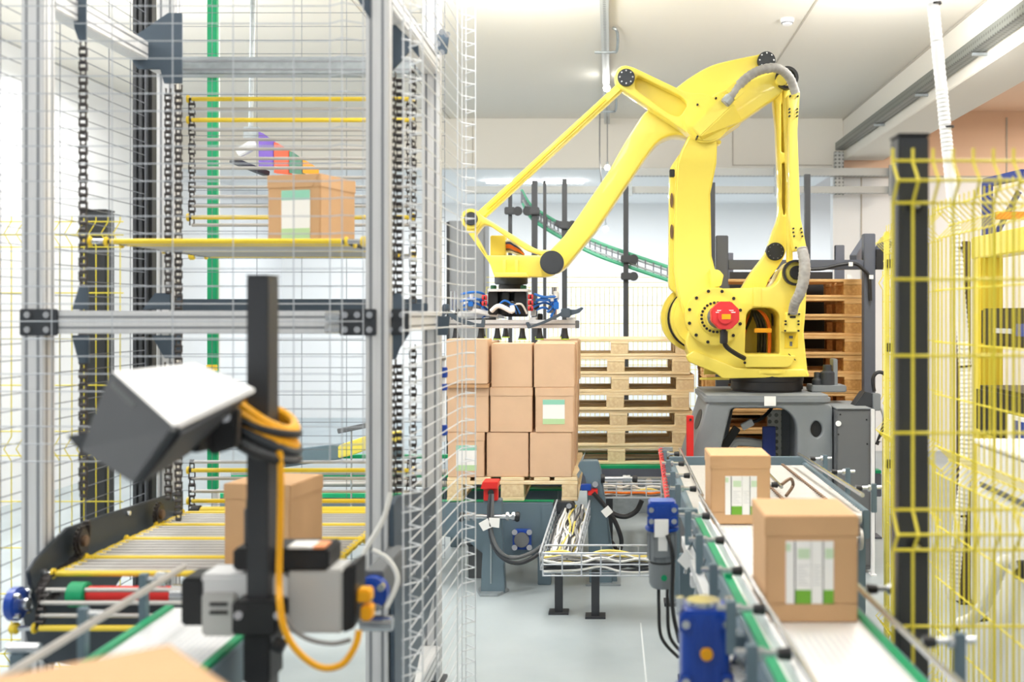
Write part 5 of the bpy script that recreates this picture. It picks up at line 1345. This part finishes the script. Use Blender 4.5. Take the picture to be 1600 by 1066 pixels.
# carriers: flexible mats of rods that hang or lie flat
def rods(name, label, pts, x0, x1, yellow, r=.0075, grp='rod carriers of the lift', knobs=True, ly=False):
    """one rod across x0..x1 at each (y, z)"""
    t = thing(name, label, 'carrier', ((x0 + x1) / 2, pts[0][0], pts[0][1]), grp)
    mg = G().cyl((x0, 0, 0), (x1, 0, 0), r, 10).mesh('rod', RODM); my = G().cyl((x0, 0, 0), (x1, 0, 0), r * 1.35, 10).mesh('yellow_rod', YELR)
    for i, (y, z) in enumerate(pts):
        inst('yellow_rod' if i in yellow else 'rod', my if i in yellow else mg, t, Vector((0, y, z)) - t.location)
    for xx, sg in ((x0, -1), (x1, 1)):
        c = bpy.data.objects.new('edge_chain', None); COL.objects.link(c); c.parent = t; c.empty_display_size = .03
        for i, (a, b_) in enumerate(zip(pts, pts[1:])):
            a = Vector((xx, a[0], a[1])); b_ = Vector((xx, b_[0], b_[1])); n_ = max(1, round((b_ - a).length / PITCH))
            ln = (b_ - a).length / n_
            for k in range(n_):
                p = a + (b_ - a) * k / n_; t_ = b_ - a
                o = inst('link', (LOY if ly else LO) if (i + k) % 2 else (LIY if ly else LI), c, p - t.location, (-math.atan2(t_.y, t_.z), 0, 0)); o.scale = (1, 1, ln / PITCH)
        for i in yellow:
            y, z = pts[i]
            kb = G().cyl((xx + sg * .012, y, z), (xx + sg * .022, y, z), r * 2.4, 14).build('yellow_collar', YELR, t, .002)
            if knobs and i in (yellow[0], yellow[-1]):
                G().cyl((xx + sg * .02, y, z), (xx + sg * .08, y, z), r * 1.2, 10).build('axle', CHROME, t)
                G().cyl((xx + sg * .07, y, z), (xx + sg * .095, y, z), r * 2.6, 14).build('yellow_wheel', YELR, t, .004)
    return t


CX0, CX1 = -1.84, -.99
zc = 1.915
flat = [(4.0 + i * .043, zc) for i in range(24)]
rods('rod_carrier', 'upper rod carrier of the lift holding the raised cardboard box', flat, CX0, CX1, [0, 3, 12, 23])
hang = [(4.92, 2.62), (4.92, 2.575), (4.92, 2.525)] + [(4.92, 2.48 - i * .043) for i in range(9)] + [(4.92, 2.085), (4.92, 2.05)]
rods('rod_carrier', 'rod carrier hanging vertically in the rear of the lift above the raised box', hang, hx(300, 4.92), hx(640, 4.92), [0, 2, 12], knobs=False)
lowf = [(3.66 + i * .046, .775) for i in range(25)]
rods('rod_carrier', 'lower rod carrier of the lift under the cardboard box, with yellow end wheels', lowf, CX0 - .02, CX1 + .02, [0, 5, 12, 18, 24], ly=True)
rods('rod_carrier', 'short folded end of the lower rod carrier with red roller behind it', [(3.56, .62), (3.565, .66), (3.57, .70), (3.6, .735)], CX0 - .03, -1.2, [0], knobs=True)
lowh = [(4.98, hz(py, 4.98)) for py in (722, 735, 748, 768, 783, 797, 812, 826)]
rods('rod_carrier', 'rod carrier hanging vertically in the rear of the lift behind the lower box', lowh, hx(300, 4.98), hx(640, 4.98), [1, 4], knobs=False)
t = thing('yellow_roller', 'thick yellow roller behind the lower cardboard box in the lift', 'roller', (-1.6, 5.0, .80))
G().cyl((-1.86, 4.93, .745), (-.9, 4.93, .745), .03, 18).build('roller', YELR, t, .003)
G().cyl((-1.9, 4.93, .745), (-1.86, 4.93, .745), .036, 18).build('end_cap', BLACK, t, .003)

# boxes inside the lift
ub = make_box('cardboard box with a pale green window, raised on the upper carrier of the lift', BW, BL, BH, CARDN, window=(-.055, .075, .02, .215), flap='mint')
place(ub, hx(487, 4.45), 4.46, zc + .011, math.radians(-17))
db = make_box('cardboard box on the lower carrier of the lift, behind the black camera post', BW, BL, BH, CARDN)
place(db, hx(424, 3.82), 3.86, .775 + .011, math.radians(-9))

# ------------------------------------------------------------------ white wire guard around the lift
def mesh_panel(label, p0, u, L, nrm, z0, z1, m, kinks=(.06,), endk=True, r=.0019, dz=.058, sp=.2, bul=.04):
    p0 = Vector(p0); u = Vector(u); nrm = Vector(nrm)
    t = thing('wire_guard', label, 'wire guard', (p0.x, p0.y, z0), 'wire guard panels around the lift')
    path = [(0, 0)]
    path += [(.06, bul), (.11, 0), (L - .11, 0), (L - .06, bul)] if endk else []
    path += [(L, 0)]
    me = G().tube([u * s_ + nrm * b for s_, b in path], r, 6, True).mesh('horizontal_wire', m)
    n = int((z1 - z0) / dz)
    for i in range(n + 1): inst('horizontal_wire', me, t, (0, 0, i * dz))
    vm = G().tube([(0, 0, 0), (0, 0, z1 - z0)], r, 6).mesh('vertical_wire', m)
    ss = [0.0, .06, .11] if endk else [0.0]
    s_ = .11 if endk else 0
    while s_ + sp < L - (.15 if endk else .02): s_ += sp; ss.append(s_)
    ss += [L - .11, L - .06, L] if endk else [L]
    for s_ in ss:
        b = bul if endk and (abs(s_ - .06) < 1e-6 or abs(s_ - L + .06) < 1e-6) else 0
        inst('vertical_wire', vm, t, u * s_ + nrm * (b + r * 1.6))
    return t


YM = 3.60
mesh_panel('front wire guard panel of the lift, above the feed conveyor', (-2.16, YM, 1.16), (1, 0, 0), 1.34, (0, -1, 0), 1.16, 3.2, WIRE)
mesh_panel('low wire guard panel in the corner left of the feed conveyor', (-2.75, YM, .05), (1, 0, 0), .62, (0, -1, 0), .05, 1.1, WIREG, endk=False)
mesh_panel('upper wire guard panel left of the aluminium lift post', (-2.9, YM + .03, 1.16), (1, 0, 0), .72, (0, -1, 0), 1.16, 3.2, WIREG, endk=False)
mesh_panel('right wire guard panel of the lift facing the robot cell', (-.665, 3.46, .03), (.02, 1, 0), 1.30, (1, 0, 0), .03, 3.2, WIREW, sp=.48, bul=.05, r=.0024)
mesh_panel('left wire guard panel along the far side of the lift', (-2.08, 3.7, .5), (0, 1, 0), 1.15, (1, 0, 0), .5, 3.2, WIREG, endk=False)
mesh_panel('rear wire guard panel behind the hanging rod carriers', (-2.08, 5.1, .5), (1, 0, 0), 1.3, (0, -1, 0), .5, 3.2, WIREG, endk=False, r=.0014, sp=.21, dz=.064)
t = thing('guard_foot', 'black floor block holding the bottom of the right wire guard', 'foot', (-.66, 4.3, 0))
G().box(-.72, -.645, 4.28, 4.36, 0, .16).build('block', POSTM, t, .005)
G().cyl((-.64, 4.32, .1), (-.625, 4.32, .1), .012, 10).build('bolt', CHROME, t)

# behind the lift: green guide, cable carrier, display board, far conveyor
d = 5.3
t = thing('green_guide', 'tall green plastic guide strip behind the rod carriers of the lift', 'guide strip', (hx(331, d), d, 0))
G().box(hx(323.5, d), hx(338.5, d), d, d + .03, hz(765, d), 3.9).build('strip', GREEN, t, .002)
G().box(hx(326, d), hx(336, d), d + .031, d + .07, 0, 3.9).build('backing_profile', ALU, t, .002)
for py in (115, 575): G().cbox(at(331, py, d - .012), .05, .02, .03).build('clip', YELR if py > 500 else DARK, t, .002)
d = 5.2
t = thing('cable_carrier', 'black ribbed vertical cable carrier at the rear left of the lift', 'cable carrier', (hx(222, d), d, 0))
G().box(hx(214, d), hx(237, d), d, d + .06, .02, 3.9).build('carrier', BLACK, t, .004)
for px in (212, 221, 230): G().box(hx(px, d) - .01, hx(px, d) + .01, d - .012, d, .02, 3.9).build('rib', POSTM, t, .003)
d = 6.2
t = thing('display_board', 'tilted wall display with purple, red, green and orange panels behind the lift', 'display', at(440, 240, d))
k = 0
P_ = [(404, 206, 0), (428, 222, .15), (452, 236, .3), (473, 250, .45), (494, 262, .6)]
for (a, b_, m) in ((0, 1, mat('print_purple', (120, 92, 200), .5)), (1, 2, mat('print_red', (226, 100, 74), .5)), (2, 3, mat('print_teal', (86, 138, 120), .5)), (3, 4, mat('print_orange', (255, 160, 40), .5))):
    A = P_[a]; B = P_[b_]
    q = [at(A[0], A[1], d + A[2]), at(B[0] - 1, B[1], d + B[2]), at(B[0] - 1, min(272, B[1] + 36), d + B[2]), at(A[0], min(270, A[1] + 54), d + A[2])]
    G().add([*q] + [p + Vector((.01, .04, 0)) for p in q], [(0, 1, 2, 3), (7, 6, 5, 4), (0, 4, 5, 1), (1, 5, 6, 2), (2, 6, 7, 3), (3, 7, 4, 0)]).build('panel', m, t, smooth=0)
G().bar(at(362, 250, d + .02), at(418, 272, d + .2), .05, .03).build('lower_tray', DARK, t, .004)
G().bar(at(372, 240, d), at(400, 224, d), .05, .05).build('arm', WHITE, t, .006)
G().box(hx(380, d), hx(404, d), d, d + .04, hz(216, d), hz(198, d)).build('bracket_plate', GALV, t, .003)
G().cyl(at(392, 198, d + .06), (hx(392, d), d + .06, CZ), .015, 10).build('ceiling_rod', GALV, t)
d = 6.9
t = thing('far_conveyor', 'pallet conveyor with green tracks and yellow cover seen through the lift', 'conveyor', (hx(520, d), d, 0))
for py in (738, 757, 775): G().box(hx(330, d), hx(690, d), d + (775 - py) * .02, d + (775 - py) * .02 + .06, hz(py + 3, d), hz(py - 3, d)).build('green_track', GREEN, t)
for py in (745, 764): G().cyl((hx(345, d), d + .2, hz(py, d)), (hx(690, d), d + .2, hz(py, d)), .02, 12).build('roller', RODM, t)
G().box(hx(330, d), hx(690, d), d, d + .05, hz(835, d), hz(780, d)).build('side_beam', STEELB, t, .004)
G().prism(xz([(497, 733), (497, 712), (560, 690), (600, 688), (600, 706), (556, 715), (520, 728)], d), d + .5, d + .6).build('yellow_cover', YEL, t, .006)
G().prism(xz([(345, 745), (350, 730), (497, 712), (497, 738), (345, 760)], d), d + .62, d + .7).build('grey_cover', STEELB, t, .006)
G().box(hx(550, d), hx(600, d), d + .55, d + .6, hz(736, d), hz(716, d)).build('side_cover', STEELB, t, .004)
for px in (350, 480, 660): G().box(hx(px, d), hx(px, d) + .07, d + .02, d + .09, 0, hz(835, d)).build('leg', STEELB, t, .003)
t = thing('label_bracket', 'small dark bracket on a thin stem above the far conveyor', 'bracket', (hx(550, 6.6), 6.6, .2))
G().bar(at(528, 674, 6.6), at(572, 665, 6.6), .03, .03).build('arm', GREYD, t, .003)
G().cyl(at(549, 670, 6.6), (hx(549, 6.6), 6.6, 0), .006, 8).build('stem', GALV, t)

# lift side chain guard on the cell side: slim blue and white air lines
t = thing('air_cylinder', 'slim blue and white air cylinder on the rear right lift post', 'air cylinder', at(692, 640, 5.0))
G().cyl(at(692, 690, 5.0), at(692, 560, 5.0), .012, 12).build('rod', WHITE, t)
for py, py2 in ((574, 590), (600, 610), (664, 680)): G().cyl(at(692, py, 5.0), at(692, py2, 5.0), .022, 14).build('fitting', BLUE, t, .003)
G().cbox(at(689, 560, 4.96), .03, .1, .02).build('bracket', GREYD, t)

# ------------------------------------------------------------------ feed conveyor, printer, camera post, hood: near the camera
L0, L1 = 1.5, 3.14
fc = thing('feed_conveyor', 'narrow white belt feed conveyor with green edges leading into the lift', 'conveyor', (-1.12, 2.6, 0))
G().box(-1.262, -.985, L0, L1, .78, .80).build('belt', BELTD, fc)
for a, b_ in ((-1.285, -1.263), (-.984, -.962)): G().box(a, b_, L0, L1, .775, .808).build('green_guide', GREEN, fc)
for a, b_ in ((-1.30, -1.286), (-.961, -.947)): G().box(a, b_, L0, L1 - .02, .70, .80).build('side_frame', STEELB, fc, .002)
G().cyl((-1.27, L1, .765), (-.98, L1, .765), .034, 18).build('end_roller', DARK, fc)
G().tube([(-1.245, 1.6, .90), (-1.24, 3.16, .915)], .0095, 10).build('guide_rail', RODM, fc)
for y in (2.1, 2.7, 3.05):
    b_ = G().cyl((-1.25, y, .905), (-1.31, y, .905), .008, 10).build('bracket_rod', CHROME, fc)
    G().box(-1.32, -1.30, y - .012, y + .012, .72, .92).build('bracket_post', STEELB, b_)
G().cyl((-1.275, 3.05, .905), (-1.245, 3.05, .905), .022, 12).build('clamp', CHROME, fc, .003)
for x in (-1.29, -.96):
    for y in (1.9, 3.0):
        lg = G().box(x - .02, x + .02, y, y + .04, .02, .70).build('leg', STEELB, fc, .003)
        G().cyl((x, y + .02, 0), (x, y + .02, .02), .04, 16).build('foot', BLACK, lg)
G().box(-1.29, -.96, 1.9, 1.94, .3, .34).build('cross_member', STEELB, fc)
t = thing('end_bracket', 'small grey clamp bracket at the lower corner left of the feed belt', 'bracket', at(28, 1030, 2.7))
p = at(25, 1036, 2.75); G().box(p.x - .02, p.x + .02, p.y, p.y + .04, 0, p.z + .02).build('post', STEELB, t, .003)
G().cyl(p + Vector((-.03, .02, .03)), p + Vector((.05, .02, .03)), .014, 12).build('rod', CHROME, t)

D = 2.66
x0, x1 = hx(385, D), hx(419, D)
t = thing('camera_post', 'black square steel post in front of the lift, hung with yellow cables', 'post', ((x0 + x1) / 2, D + .04, 0))
G().box(x0, x1, D, D + .085, .012, hz(432, D)).build('post', POSTM, t, .003)
G().box(x0 - .001, x1 + .001, D - .001, D + .086, hz(432, D), hz(432, D) + .004).build('cap', BLACK, t)
G().box(x0 - .06, x1 + .06, D - .05, D + .13, 0, .012).build('foot_plate', POSTM, t)
cl = G().box(hx(368, D), hx(438, D), D - .03, D + .11, hz(988, D), hz(936, D)).build('clamp_block', BLACK, t, .006)
for px in (372, 434): G().cyl(at(px, 962, D - .05), at(px, 962, D - .03), .011, 10).build('bolt', CHROME, cl, .002)
G().box(hx(382, D), hx(424, D), D - .012, D + .097, hz(1066, D), hz(990, D)).build('sleeve', BLACK, t, .004)
G().cyl(at(428, 1005, D), at(445, 1012, D), .018, 12).build('knob', BLACK, t, .003)
# cables coiled round the post
for i in range(9):
    rr_ = .074 + .005 * (i % 3); zc_ = hz(672 + (i - 4) * 7, D) ; pts = []
    cx = (x0 + x1) / 2
    for k in range(25):
        a = 2 * math.pi * k / 24 + .3 * i
        pts.append((cx + rr_ * math.cos(a) * 1.02, D + .042 + rr_ * 1.02 * math.sin(a), zc_ + .042 * math.cos(a + math.pi) + .006 * math.sin(2 * a + i)))
    G().tube(pts, .0105, 8, False).build('coiled_cable', (YELC, YELC, BLACK, YELC, YELC, DARK, BLACK, GREYD, BLACK)[i], t)
cable('yellow_cable', [at(432, 690, D - .02), at(438, 720, D - .02), at(438, 800, D - .02), at(436, 900, D - .02), at(437, 940, D - .05), at(442, 975, D - .06), at(455, 1005, D - .06), at(478, 1030, D - .06), at(505, 1044, D - .05), at(535, 1038, D - .04), at(555, 1010, D - .03), at(561, 985, D - .02)], .0085, YELC, t)
cable('grey_cable', [at(445, 960, D - .02), at(460, 985, D - .02), at(485, 1000, D - .02), at(520, 1006, D), at(548, 1000, D)], .006, CABLEG, t)
# printer head through the post clamp
pt_ = thing('print_head', 'grey and black print head unit clamped across the black post', 'printer', at(410, 940, D + .12))
y0 = D + .10
G().box(hx(440, D), hx(527, D), y0 - .05, y0 + .07, hz(1000, D), hz(898, D)).build('right_housing', mat('printer_grey', (206, 206, 204), .45, .1), pt_, .006)
G().prism([(hx(527, D), hz(1000, D)), (hx(546, D), hz(992, D)), (hx(548, D), hz(888, D)), (hx(527, D), hz(898, D))], y0 - .05, y0 + .07).build('right_end_cap', BLACK, pt_, .004)
G().box(hx(300, D), hx(440, D), y0 - .06, y0 + .06, hz(948, D), hz(905, D)).build('upper_housing', WHITE, pt_, .008)
lb = G().box(hx(308, D), hx(362, D), y0 - .075, y0 + .03, hz(1000, D), hz(932, D)).build('left_bracket', MATS['printer_grey'], pt_, .006)
for py in (948, 961): G().box(hx(322, D), hx(350, D), y0 - .08, y0 - .07, hz(py + 3, D), hz(py - 2, D)).build('slot', BLACK, lb, .001)
G().box(hx(272, D), hx(312, D), y0 - .06, y0 + .05, hz(986, D), hz(910, D)).build('left_end', BLACK, pt_, .006)
tp = G().box(hx(352, D), hx(505, D), y0 - .05, y0 + .08, hz(900, D), hz(865, D)).build('controller', BLACK, pt_, .006)
G().box(hx(440, D), hx(480, D), y0 - .05, y0 + .02, hz(865, D), hz(861, D)).build('white_label', PAPER, tp)
G().box(hx(480, D), hx(498, D), y0 - .05, y0 + .02, hz(865, D), hz(861, D)).build('orange_label', mat('label_orange', (246, 160, 110), .6), tp)
G().box(hx(362, D), hx(372, D), y0 - .01, y0 + .01, hz(864, D), hz(806, D)).build('sensor_stem', GREYD, tp)
G().box(hx(366, D), hx(379, D), y0 - .02, y0 + .02, hz(808, D), hz(787, D)).build('sensor_eye', mat('olive_grey', (120, 130, 110), .5), tp, .006)
for py, m in ((948, CHROME), (965, CHROME)):
    G().cyl(at(528, py, D + .1), at(552, py, D + .1), .012, 12).build('connector', m, pt_, .002)
G().box(hx(545, D), hx(568, D), D + .07, D + .12, hz(955, D), hz(934, D)).build('yellow_plug', YELC, pt_, .005)
G().box(hx(552, D), hx(570, D), D + .07, D + .12, hz(984, D), hz(960, D)).build('yellow_plug', YELC, pt_, .005)
# hood / lamp box on an arm
A = at(172, 580, 2.42); B = at(270, 668, 2.22); C_ = at(207, 756, 2.26); D_ = at(124, 704, 2.44)
v = at(400, 606, 2.52) - B; va = at(305, 566, 2.75) - A
hd = thing('inspection_hood', 'black box shaped inspection hood with a white top, tilted on an arm', 'hood', at(240, 660, 2.4))
def shell(a, b_, c_, d_, n): return [a, b_, c_, d_, a + n, b_ + n, c_ + n, d_ + n]
fn = (B - A).cross(D_ - A).normalized() * .02
if fn.y < 0: fn = -fn
G().hexa(shell(A, B, C_, D_, fn)).build('front_plate', DARK, hd, .003)
tn = Vector((0, 0, -1)) * .012
G().hexa(shell(A, B, B + v, A + va, tn)).build('white_top', WHITE, hd, .004)
G().hexa(shell(B, B + v, C_ + v * .62, C_, Vector((-.02, .02, 0)))).build('side_plate', mat('hood_grey', (168, 174, 180), .4, .3), hd, .003)
G().hexa([D_ + fn, C_ + fn, C_ + v * .62, D_ + va * .7, A + fn + tn, B + fn + tn, B + v * .9 + tn, A + va + tn]).build('body', DARK, hd)
tip = G()
G().add([D_, D_ + (A - D_) * .22, at(104, 681, 2.45), D_ + fn, D_ + (A - D_) * .22 + fn, at(104, 681, 2.47)], [(0, 1, 2), (5, 4, 3), (0, 3, 4, 1), (1, 4, 5, 2), (2, 5, 3, 0)]).build('corner_tab', DARK, hd, smooth=0)
pr_ = G()
e1 = (B - A).normalized(); e2 = (D_ - A).normalized()
for i in range(9):
    s0 = A + e1 * (.03 + i * .0135) + e2 * .014 - fn * .06
    pr_.hexa(shell(s0, s0 + e1 * .009, s0 + e1 * .009 + e2 * .013, s0 + e2 * .013, -fn * .03))
stuff(pr_.build('faded_print', GREYD, hd))
G().bar(at(300, 690, 2.45), at(392, 668, 2.68), .035, .05).build('arm', BLACK, hd, .004)
G().prism(xz([(300, 668), (345, 636), (372, 640), (368, 700), (330, 712)], 2.5), 2.5, 2.53).build('arm_bracket', BLACK, hd, .004)
for px, py in ((352, 652), (306, 700)): G().cyl(at(px, py, 2.47), at(px, py, 2.5), .012, 10).build('bolt', CHROME, hd, .002)

# box at the bottom edge, on its own stand
fb_ = make_box('cardboard box closest to the camera at the bottom edge, only its top showing', .34, .27, BH, CARDN)
place(fb_, -.715, 1.442, 1.145 - BH, math.radians(40))
t = thing('transfer_table', 'steel transfer table under the closest cardboard box', 'table', (-.715, 1.44, 0))
xx = -.715
G().box(xx - .22, xx + .22, 1.22, 1.66, .80, 1.145 - BH).build('table_top', STEELB, t, .004)
for sx in (-1, 1):
    for yy in (1.24, 1.60): G().box(xx + sx * .19 - .02, xx + sx * .19 + .02, yy, yy + .04, 0, .80).build('leg', STEELB, t)
